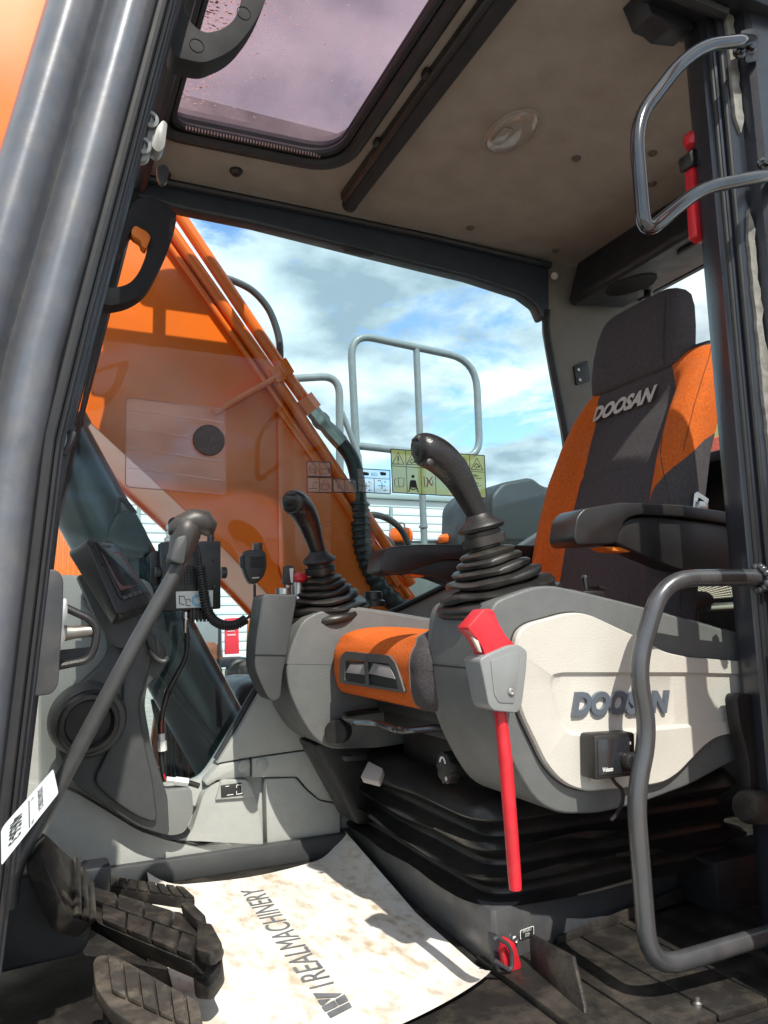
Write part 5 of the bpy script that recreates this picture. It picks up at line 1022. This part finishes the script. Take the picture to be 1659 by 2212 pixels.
# slab
obj('pad', prism(fillet([A[0], A[1] + V(0.0, 0, 0), A[2], A[3]], 0.015, 3, True), -up * 0.040 + V(0.012, 0, 0), 0.006, 3), M_ped, p1)
treaded(A, up, 4, M_ped, p1, 0.05, 0.012, 2, 0.4)
B_ = [at(96, 1800, z=0.26), at(150, 1848, z=0.20), at(200, 1924, z=0.142), at(205, 1996, z=0.136), at(150, 1980, z=0.165), at(90, 1846, z=0.245)]
obj('toe_plate', prism(fillet(B_, 0.015, 3, True), V(-0.02, 0.01, -0.02), 0.006, 2), M_ped, p1)
for k in range(3):
    q0 = B_[1].lerp(B_[2], 0.08 + 0.30 * k); q1 = B_[1].lerp(B_[2], 0.30 + 0.30 * k); r0 = B_[4].lerp(B_[3], 0.08 + 0.30 * k); r1 = B_[4].lerp(B_[3], 0.30 + 0.30 * k)
    obj('tread_block', prism([q0, q1, r1, r0], V(0.006, -0.006, 0.006), 0.002), M_ped, p1)
for (u0, v0, u1, v1) in ((392, 1966, 408, 1996), (428, 2004, 442, 2034)):
    pass
obj('end_lug', prism(fillet([at(392, 1976, z=0.118), at(420, 1974, z=0.118), at(452, 2006, z=0.112), at(430, 2016, z=0.110)], 0.006, 2, True), V(-0.004, 0.0, 0.018), 0.003), M_ped, p1)
obj('end_lug', prism(fillet([at(432, 2022, z=0.110), at(462, 2020, z=0.110), at(486, 2066, z=0.105), at(462, 2090, z=0.100), at(428, 2080, z=0.102)], 0.006, 2, True), V(-0.004, 0.0, 0.018), 0.003), M_ped, p1)
obj('end_cap', prism(fillet([at(425, 2014, z=0.098), at(455, 2010, z=0.098), at(482, 2070, z=0.092), at(455, 2112, z=0.075), at(415, 2108, z=0.075)], 0.008, 3, True), V(0.004, 0, -0.03), 0.006), M_ped, p1)
obj('arm', tube([at(150, 1960, z=0.10), at(330, 2060, z=0.06)], 0.012, 8), M_trim, p1)
p2_ = empty('slim_pedal', at(300, 1930, z=0.05), 'slim ribbed black pedal behind the large travel pedal', 'pedal', 'foot pedals')
S = [at(205, 1902, z=0.105), at(395, 1922, z=0.085), at(422, 1944, z=0.078), at(200, 1916, z=0.098)]
S = [at(216, 1894, z=0.075), at(397, 1920, z=0.06), at(423, 1944, z=0.055), at(200, 1912, z=0.07)]
obj('pad', prism(fillet(S, 0.006, 3, True), V(0, 0, -0.018), 0.003, 2), M_ped, p2_)
treaded(S, V(0, 0, 1), 9, M_ped, p2_, 0.06, 0.005)
obj('stem', box(at(205, 1895, y=0.66), (0.05, 0.06, 0.05), bw=0.008), M_trim, p2_)
p3 = empty('foot_rest', at(300, 2150, z=0.05), 'worn ribbed foot rest pedal at the bottom edge', 'pedal', 'foot pedals')
Q = [at(232, 2058, z=0.145), at(405, 2150, z=0.125), at(440, 2260, z=0.105), at(203, 2078, z=0.130)]
Q = fillet(ats([(200, 2076), (212, 2062), (250, 2063), (330, 2108), (402, 2150), (440, 2215), (450, 2260), (330, 2240), (240, 2180), (206, 2130)], z=0.12), 0.012, 3, True)
obj('pad', prism(Q, V(0, 0, -0.016), 0.005, 3), mat('worn_pedal', (0.05, 0.045, 0.039), 0.5, noise=0.35, nscale=50, dust=0.45, dscale=18, bump=0.3, bscale=250), p3)
for k in range(6):
    u0 = 232 + 34 * k; obj('tread_bar', prism(fillet(ats([(u0, 2068 + 18 * k), (u0 + 26, 2082 + 18 * k), (u0 + 40, 2160 + 16 * k), (u0 + 10, 2146 + 16 * k)], z=0.121), 0.004, 2, True), V(0, 0, 0.005), 0.0015), MATS['worn_pedal'], p3)
obj('stem', box((0.12, 0.16, 0.05), (0.05, 0.10, 0.10), bw=0.006), M_trim, p3)
bp = empty('pedal_box', (0.03, 0.45, 0.0), 'black pedal housing at the front of the floor', 'housing')
obj('shell', prism(fillet(ats([(-60, 1900), (30, 1890), (90, 1880), (140, 1925), (200, 1990), (190, 2060), (-60, 2120)], y=0.40), 0.03, 4, True), (0, 0.25, 0), 0.01, 3), M_trim, bp)

# ================================================================== FLOOR PAPER, EMERGENCY STOP, FIN
def paper_z(s, t):
    z = 0.004 + 0.0006 * math.sin(7 * s + 3 * t) ** 2
    z += 0.045 * max(0, (s - 0.80) / 0.20) ** 2 * max(0, 1 - t / 0.6)
    z += 0.030 * max(0, (0.16 - s) / 0.16) ** 2 * max(0, 1 - t / 0.25)
    return z + 0.012 * max(0, (t - 0.92) / 0.08) ** 2 * max(0, (s - 0.5) / 0.5)
def paper():
    rows = []; nx, ny = 34, 44
    fl_, fr_, nr_, nl_ = V(0.236, 0.885, 0), V(0.690, 0.915, 0), at(1061, 2103, z=0.012), V(0.20, 0.185, 0)
    for j in range(ny + 1):
        rw = []
        for i in range(nx + 1):
            s, t = i / nx, j / ny
            p = (fl_ * (1 - s) + fr_ * s) * (1 - t) + (nl_ * (1 - s) + nr_ * s) * t
            p.y -= 0.055 * math.sin(s * 3.14) * (1 - t) ** 3; p.y -= 0.052 * math.sin(s * 3.14) ** 0.8 * t ** 4
            rw.append(V(p.x, p.y, paper_z(s, t)))
        rows.append(rw)
    return rows
m = bpy.data.materials.new('floor_paper'); m.use_nodes = True; t = m.node_tree; bb_ = t.nodes['Principled BSDF']; L_ = t.links.new
tcn = N(t, 'ShaderNodeTexCoord'); n1 = N(t, 'ShaderNodeTexNoise'); n1.inputs['Scale'].default_value = 13; n1.inputs['Detail'].default_value = 10; n1.inputs['Roughness'].default_value = 0.68; n1.inputs['Distortion'].default_value = 0.6
mpn = N(t, 'ShaderNodeMapping'); mpn.inputs['Rotation'].default_value = (0, 0, R_(25)); mpn.inputs['Scale'].default_value = (1.0, 0.55, 1); L_(tcn.outputs['Object'], mpn.inputs[0]); L_(mpn.outputs[0], n1.inputs[0])
rp1 = N(t, 'ShaderNodeValToRGB'); rp1.color_ramp.elements[0].position = 0.42; rp1.color_ramp.elements[1].position = 0.62; L_(n1.outputs[0], rp1.inputs[0])
n2 = N(t, 'ShaderNodeTexNoise'); n2.inputs['Scale'].default_value = 55; n2.inputs['Detail'].default_value = 6; L_(mpn.outputs[0], n2.inputs[0])
rp2 = N(t, 'ShaderNodeValToRGB'); rp2.color_ramp.elements[0].position = 0.44; rp2.color_ramp.elements[1].position = 0.66; L_(n2.outputs[0], rp2.inputs[0])
mm = N(t, 'ShaderNodeMath', operation='MULTIPLY'); L_(rp1.outputs[0], mm.inputs[0]); L_(rp2.outputs[0], mm.inputs[1])
mxx = N(t, 'ShaderNodeMixRGB'); mxx.inputs[1].default_value = (0.74, 0.73, 0.695, 1); mxx.inputs[2].default_value = (0.22, 0.155, 0.08, 1); L_(mm.outputs[0], mxx.inputs[0])
mx2 = N(t, 'ShaderNodeMixRGB'); mx2.inputs[2].default_value = (0.66, 0.56, 0.42, 1); L_(mxx.outputs[0], mx2.inputs[1]); m3 = N(t, 'ShaderNodeMath', operation='MULTIPLY'); m3.inputs[1].default_value = 0.5; L_(rp1.outputs[0], m3.inputs[0]); L_(m3.outputs[0], mx2.inputs[0])
L_(mx2.outputs[0], bb_.inputs['Base Color']); bb_.inputs['Roughness'].default_value = 0.65
PR = paper(); fp = empty('floor_paper', (0.5, 0.45, 0.0), 'dirty white printed paper mat lying on the cab floor', 'floor mat')
obj('sheet', sheet(PR), m, fp, smooth=60)
PZ = 0.0056
def gp(zx, zy): return at(zx * 0.36375 + 493.7, zy * 0.36375 + 1865.2, z=PZ)
t0, t1 = gp(604, 672), gp(196, 142); rd = t1 - t0; upv = gp(436, 706) - gp(604, 672)
text('lettering', 'REALMACHINERY', t0, rd, V(-rd.y, rd.x, 0), abs(upv.dot(V(-rd.y, rd.x, 0).normalized())), M_greyink, fp, width=rd.length, bold=0.0)
obj('divider', prism([gp(480, 738), gp(484, 745), gp(627, 708), gp(623, 701)], (0, 0, 0.0004)), M_greyink, fp)
lg = bmesh.new()
for q in ([(585, 888), (607, 917), (733, 851), (716, 824)], [(553, 852), (576, 881), (650, 845), (628, 812)], [(655, 842), (712, 814), (690, 778), (634, 808)], [(503, 771), (672, 772), (640, 793), (524, 800)], [(530, 811), (606, 804), (562, 842), (548, 838)]): prism([gp(*k) for k in q], (0, 0, 0.0004), bm=lg)
obj('logo', lg, M_greyink, fp)
es = empty('emergency_switch', at(1095, 2060, y=0.225), 'red emergency stop switch in a wire guard at the seat base', 'switch')
obj('lever', prism(fillet(ats([(1092, 2038), (1100, 2030), (1112, 2036), (1127, 2088), (1112, 2108), (1090, 2096), (1086, 2060)], y=0.205), 0.004, 2, True), (0, 0.018, 0), 0.003), M_red, es)
obj('guard', tube(fillet(ats([(1068, 2030), (1072, 2024), (1098, 2040), (1106, 2060), (1106, 2088), (1100, 2096), (1070, 2076)], y=0.196), 0.006, 4), 0.0032, 8), M_bar, es)
obj('body', prism(ats([(1062, 2018), (1078, 2022), (1098, 2104), (1072, 2098)], y=0.218), (0, 0.014, 0), 0.002), M_trim, es)
screw(at(1112, 2030, y=0.238), (0, -1, 0), 0.007, es, M_steel)
ed = empty('stop_decal', at(1138, 2020, y=0.243), 'small black decal reading EMERGENCY STOP on the seat riser', 'decal')
D = [at(1123, 2010, y=0.2415), at(1153, 1999, y=0.2480), at(1153, 2019, y=0.2480), at(1123, 2030, y=0.2415)]
obj('plate', prism(fillet(D, 0.003, 3, True), (0, -0.0006, 0)), M_white, ed); cD = sum(D, V(0, 0, 0)) / 4
obj('field', prism(fillet([cD + (p - cD) * 0.90 + V(0, -0.0008, 0) for p in D], 0.003, 3, True), (0, -0.0004, 0)), M_ink, ed)
text('lettering', 'EMERGENCY', cD + V(0, -0.0014, 0.0020), D[1] - D[0], (0, 0, 1), 0.0052, M_white, ed, align='CENTER', width=0.020)
text('lettering', 'STOP', cD + V(0, -0.0014, -0.0052), D[1] - D[0], (0, 0, 1), 0.0052, M_white, ed, align='CENTER', width=0.010)
fin = obj('floor_fin', prism([at(1146, 2085, z=0.012), at(1146, 2085, z=0.012) + V(0, 0, 0.045), at(1240, 2140, z=0.012) + V(0, 0, 0.045), at(1262, 2185, z=0.012) + V(0, 0, 0.006), at(1262, 2190, z=0.012)], (0.006, 0, 0), 0.001), M_floor, None, label='thin dusty metal fin standing on the rubber floor', cat='bracket')
bl = obj('floor_bolt', lathe([(0.007, 0), (0.007, 0.004), (0.004, 0.006), (0.004, 0.012), (0.0005, 0.012)], at(1507, 2172, z=0.012), (0, 0, 1), 12), M_steel, None, label='small bolt head in the rubber floor by the grab bar', cat='bolt')
sd = empty('socket_plate', at(500, 1706, y=0.905), 'small black socket plate with white marks on the grey trim', 'socket')
obj('plate', prism(ats([(477, 1697), (521, 1691), (526, 1717), (478, 1723)], y=0.9055), (0, 0.004, 0), 0.001), M_ink, sd)
fr_ = bmesh.new()
for a, b_ in (((511, 1696), (522, 1695)), ((522, 1695), (523, 1714)), ((523, 1714), (511, 1716)), ((511, 1696), (511, 1702)), ((511, 1716), (511, 1709)), ((487, 1699), (495, 1698)), ((490, 1718), (504, 1716))): tube([at(*a, y=0.9045), at(*b_, y=0.9045)], 0.0009, 5, bm=fr_)
obj('print', fr_, M_white, sd)
# ---- mesh pocket, tray, rear lever and cylinder behind the console
mp_ = empty('mesh_net', at(1580, 1240, y=0.24), 'pale perforated net panel behind the armrest', 'net')
net = bmesh.new(); A0, B0, C0, D0 = at(1490, 1275, y=0.34), at(1660, 1200, y=0.34), at(1660, 1285, y=0.34), at(1520, 1295, y=0.34)
gridn = 26
for i in range(gridn):
    q = (i + 0.5) / gridn; a_, b2 = A0.lerp(B0, q), D0.lerp(C0, q); tube([a_, b2], 0.0016, 4, bm=net)
for j in range(9):
    q = (j + 0.5) / 9; tube([A0.lerp(D0, q), B0.lerp(C0, q)], 0.0014, 4, bm=net)
obj('weave', net, mat('net_beige', (0.42, 0.41, 0.34), 0.8), mp_, kind='stuff')
obj('backing', prism([p + V(0.01, 0.03, 0) for p in (A0, B0, C0, D0)], (0, 0.004, 0)), M_seal, mp_)
kb2 = empty('seat_adjuster', at(1510, 1340, y=0.30), 'dark round seat adjuster knob behind the grab bar', 'knob')
obj('knob', prism(fillet(ats([(1440, 1300), (1450, 1282), (1480, 1275), (1530, 1278), (1544, 1290), (1542, 1306), (1500, 1318), (1448, 1320)], y=0.30), 0.01, 3, True), (0, 0.06, 0), 0.008, 3), M_black, kb2)
obj('stem', tube(ats([(1490, 1310), (1492, 1370)], y=0.33), 0.022, 14), M_black, kb2)
tr_ = empty('rear_tube', at(1600, 1310, y=0.36), 'pale green tube behind the seat knob', 'tube')
obj('tube', tube(ats([(1530, 1312), (1680, 1304)], y=0.36), 0.0085, 12), mat('tube_green', (0.30, 0.33, 0.27), 0.5), tr_)
rl = empty('tilt_lever', at(1625, 1740, y=0.05), 'dark upright lever and pivot at the lower door pillar', 'lever')
obj('arm', prism(fillet(ats([(1592, 1512), (1597, 1500), (1622, 1498), (1634, 1560), (1650, 1660), (1655, 1720), (1622, 1720), (1618, 1640), (1600, 1570)], y=0.05), 0.006, 3, True), (0, 0.025, 0), 0.005), M_black, rl)
obj('pivot', tube(ats([(1606, 1740), (1614, 1742), (1700, 1745)], y=0.05), [0.022, 0.026, 0.026], 18), M_floor, rl)
bx2 = empty('under_seat_box', (1.12, 0.33, 0.06), 'dark steel box on the floor behind the grab bar', 'box')
obj('shell', box((1.24, 0.27, 0.055), (0.22, 0.10, 0.09), bw=0.006), M_seal, bx2)

# ================================================================== WINDOW DECALS
def decal(name, quad, label, m, border=None, yd=0.9835):
    e = empty(name, at(*quad[3], y=yd), label, 'decal', 'safety decals on the side window')
    P = ats(quad, y=yd); obj('film', prism(P, (0, 0.0006, 0)), m, e)
    bb2 = bmesh.new()
    for k in range(4): tube([P[k] + V(0, -0.0006, 0), P[(k + 1) % 4] + V(0, -0.0006, 0)], 0.0013, 5, bm=bb2)
    obj('border', bb2, M_ink, e); return e, P
def lines(e, segs, r=0.0008, yd=0.9825, m=None):
    b_ = bmesh.new()
    for s in segs: tube(ats(s, y=yd), r, 5, bm=b_)
    return obj('pictogram', b_, m or M_ink, e)
film_y = film('film_yellow', (0.86, 0.94, 0.42), 0.66); film_c = film('film_clear', (0.62, 0.68, 0.68), 0.16)
ey_, P = decal('warning_decal', [(844, 970), (1046, 984), (1050, 1076), (848, 1064)], 'wide yellow green warning decal with triangles behind the joystick', film_y)
lines(ey_, [[(844, 1006), (1047, 1020)], [(876, 973), (880, 1066)], [(908, 975), (911, 1068)], [(938, 977), (942, 1069)], [(1014, 982), (1018, 1073)], [(986, 980), (990, 1072)]])
for u0, v0 in ((860, 977), (891, 978), (1002, 987), (1030, 989)):
    lines(ey_, [[(u0 - 12, v0 + 25), (u0, v0), (u0 + 13, v0 + 26), (u0 - 12, v0 + 25)]], 0.0011)
lines(ey_, [[(860, 985), (860, 996)], [(860, 999), (860, 1000.5)]], 0.0016)
for u0, v0 in ((891, 980), (1002, 988), (1030, 990)): lines(ey_, [[(u0 - 5, v0 + 19), (u0 - 1, v0 + 11), (u0 + 4, v0 + 15), (u0 + 6, v0 + 20)], [(u0 - 3, v0 + 21), (u0 + 6, v0 + 17)]], 0.0012)
lines(ey_, [[(852, 1036), (860, 1032), (862, 1052), (853, 1050), (852, 1036)], [(862, 1052), (872, 1051), (873, 1033), (860, 1032)]], 0.0008)
pb_ = bmesh.new(); bmesh.ops.create_icosphere(pb_, subdivisions=2, radius=0.0045, matrix=Matrix.Translation(at(892, 1029, y=0.982))); prism(fillet(ats([(886, 1037), (898, 1037), (902, 1054), (884, 1053)], y=0.9822), 0.004, 3, True), (0, 0.0005, 0), bm=pb_); obj('pictogram', pb_, M_ink, ey_)
lines(ey_, [[(884, 1053), (892, 1058), (903, 1054)], [(886, 1054), (883, 1062)], [(900, 1055), (904, 1063)]], 0.0015)
lines(ey_, [[(916, 1030), (918, 1052), (924, 1052), (923, 1036)], [(928, 1046), (936, 1046), (934, 1038)]], 0.0010); lines(ey_, [[(921, 1031), (934, 1050)], [(934, 1030), (921, 1049)]], 0.0014, m=M_red)
for v0 in (1030, 1046, 1062): lines(ey_, [[(1016, v0 + 4), (1024, v0 + 2), (1026, v0 - 6), (1030, v0 + 4), (1040, v0 + 3)], [(1020, v0 - 4), (1034, v0 - 2)]], 0.0009)
for v0 in (1036, 1052): lines(ey_, [[(1000, v0), (1010, v0 - 4), (1008, v0 + 6)]], 0.0009)
ei, P = decal('control_decal', [(772, 1012), (842, 1016), (843, 1067), (774, 1063)], 'clear lever pattern decal marked ISO on the window', film_c)
lines(ei, [[(773, 1031), (842, 1035)], [(808, 1033), (809, 1065)]]); text('lettering', 'ISO', at(802, 1028, y=0.982), (1, 0, 0), (0, 0, 1), 0.009, M_ink, ei)
for u0 in (791, 825): lines(ei, [[(u0 - 8, 1046 + 3), (u0 + 8, 1047 + 3)], [(u0, 1042), (u0, 1057)], [(u0 - 9, 1039), (u0 - 4, 1037), (u0 - 3, 1041)], [(u0 + 4, 1059), (u0 + 9, 1060), (u0 + 7, 1056)], [(u0 + 5, 1040), (u0 + 9, 1043)]], 0.0009)
for u0 in (783, 820): 
    hb3 = prism(fillet(ats([(u0, 1021), (u0 + 4, 1019), (u0 + 14, 1021), (u0 + 14, 1027), (u0 + 3, 1027)], y=0.982), 0.002, 2, True), (0, 0.0005, 0)); obj('pictogram', hb3, M_ink, ei)
e3, P = decal('control_decal', [(663, 997), (714, 998), (716, 1030), (664, 1029)], 'upper clear booklet decal over the orange boom', film_c)
lines(e3, [[(690, 998), (691, 1030)], [(669, 1008), (680, 1001), (683, 1026), (670, 1026), (669, 1008)], [(671, 1012), (681, 1012)], [(671, 1016), (681, 1016)], [(671, 1020), (681, 1020)], [(695, 1010), (703, 1013), (711, 1010), (711, 1022), (703, 1025), (695, 1022), (695, 1010)]])
e4, P = decal('control_decal', [(663, 1031), (716, 1032), (718, 1064), (664, 1063)], 'lower clear booklet decal over the orange boom', film_c)
lines(e4, [[(690, 1032), (691, 1064)], [(668, 1055), (685, 1055)], [(676, 1055), (677, 1042), (684, 1042)], [(695, 1044), (703, 1047), (711, 1044), (711, 1056), (703, 1059), (695, 1056), (695, 1044)]])
e5, P = decal('control_decal', [(719, 1034), (769, 1036), (771, 1065), (720, 1063)], 'small clear decal between booklet and ISO decals', film_c)
lines(e5, [[(744, 1035), (745, 1064)], [(728, 1056), (734, 1044)], [(749, 1045), (757, 1043), (765, 1046), (765, 1058), (757, 1059), (749, 1056), (749, 1045)]])
# clear document pocket with round rubber disc
pk = empty('document_pocket', at(272, 1065, y=0.98), 'clear rectangular plate outlined on the side window', 'plate')
PP = fillet(ats([(272, 858), (486, 884), (488, 1068), (271, 1052)], y=0.978), 0.012, 4, True)
obj('plate', prism(PP, (0, 0.002, 0)), glass('pocket_clear', (0.96, 0.94, 0.95), 0.8, haze=0.035, hazecol=(0.9, 0.8, 0.8)), pk)
obj('rim', tube(PP + [PP[0], PP[1]], 0.0011, 5, cap=False), mat('pocket_rim', (0.30, 0.16, 0.14), 0.5), pk)
for k in range(4): obj('crease', tube(ats([(276, 884 + 42 * k), (482, 912 + 42 * k)], y=0.9775), 0.0005, 4), mat('crease_line', (0.55, 0.45, 0.45), 0.6), pk)
ds = obj('rubber_disc', lathe([(0.0375, 0), (0.0385, 0.002), (0.037, 0.0045), (0.02, 0.005), (0.0005, 0.005)], at(451, 951, y=0.974), (0, -1, 0), 32), mat('disc_rubber', (0.018, 0.014, 0.012), 0.55, bump=1.0, bscale=90, noise=0.4), None, label='round black rubber disc stuck on the window over the boom', cat='disc')
ns = empty('noise_decal', at(760, 1200, y=0.98), 'orange noise rating decal reading 101 dB on the window', 'decal')
text('lettering', '101', at(699, 1166, y=0.9825), (1, 0, 0.0), (0, 0, 1), 0.020, mat('decal_orange', (0.42, 0.10, 0.02), 0.6), ns)
text('lettering', 'dB', at(727, 1166, y=0.9825), (1, 0, 0.0), (0, 0, 1), 0.010, MATS['decal_orange'], ns)
lines(ns, [[(697, 1128), (712, 1126), (720, 1132), (726, 1122)], [(722, 1132), (732, 1132)], [(700, 1136), (733, 1136)]], 0.0008, m=MATS['decal_orange'])
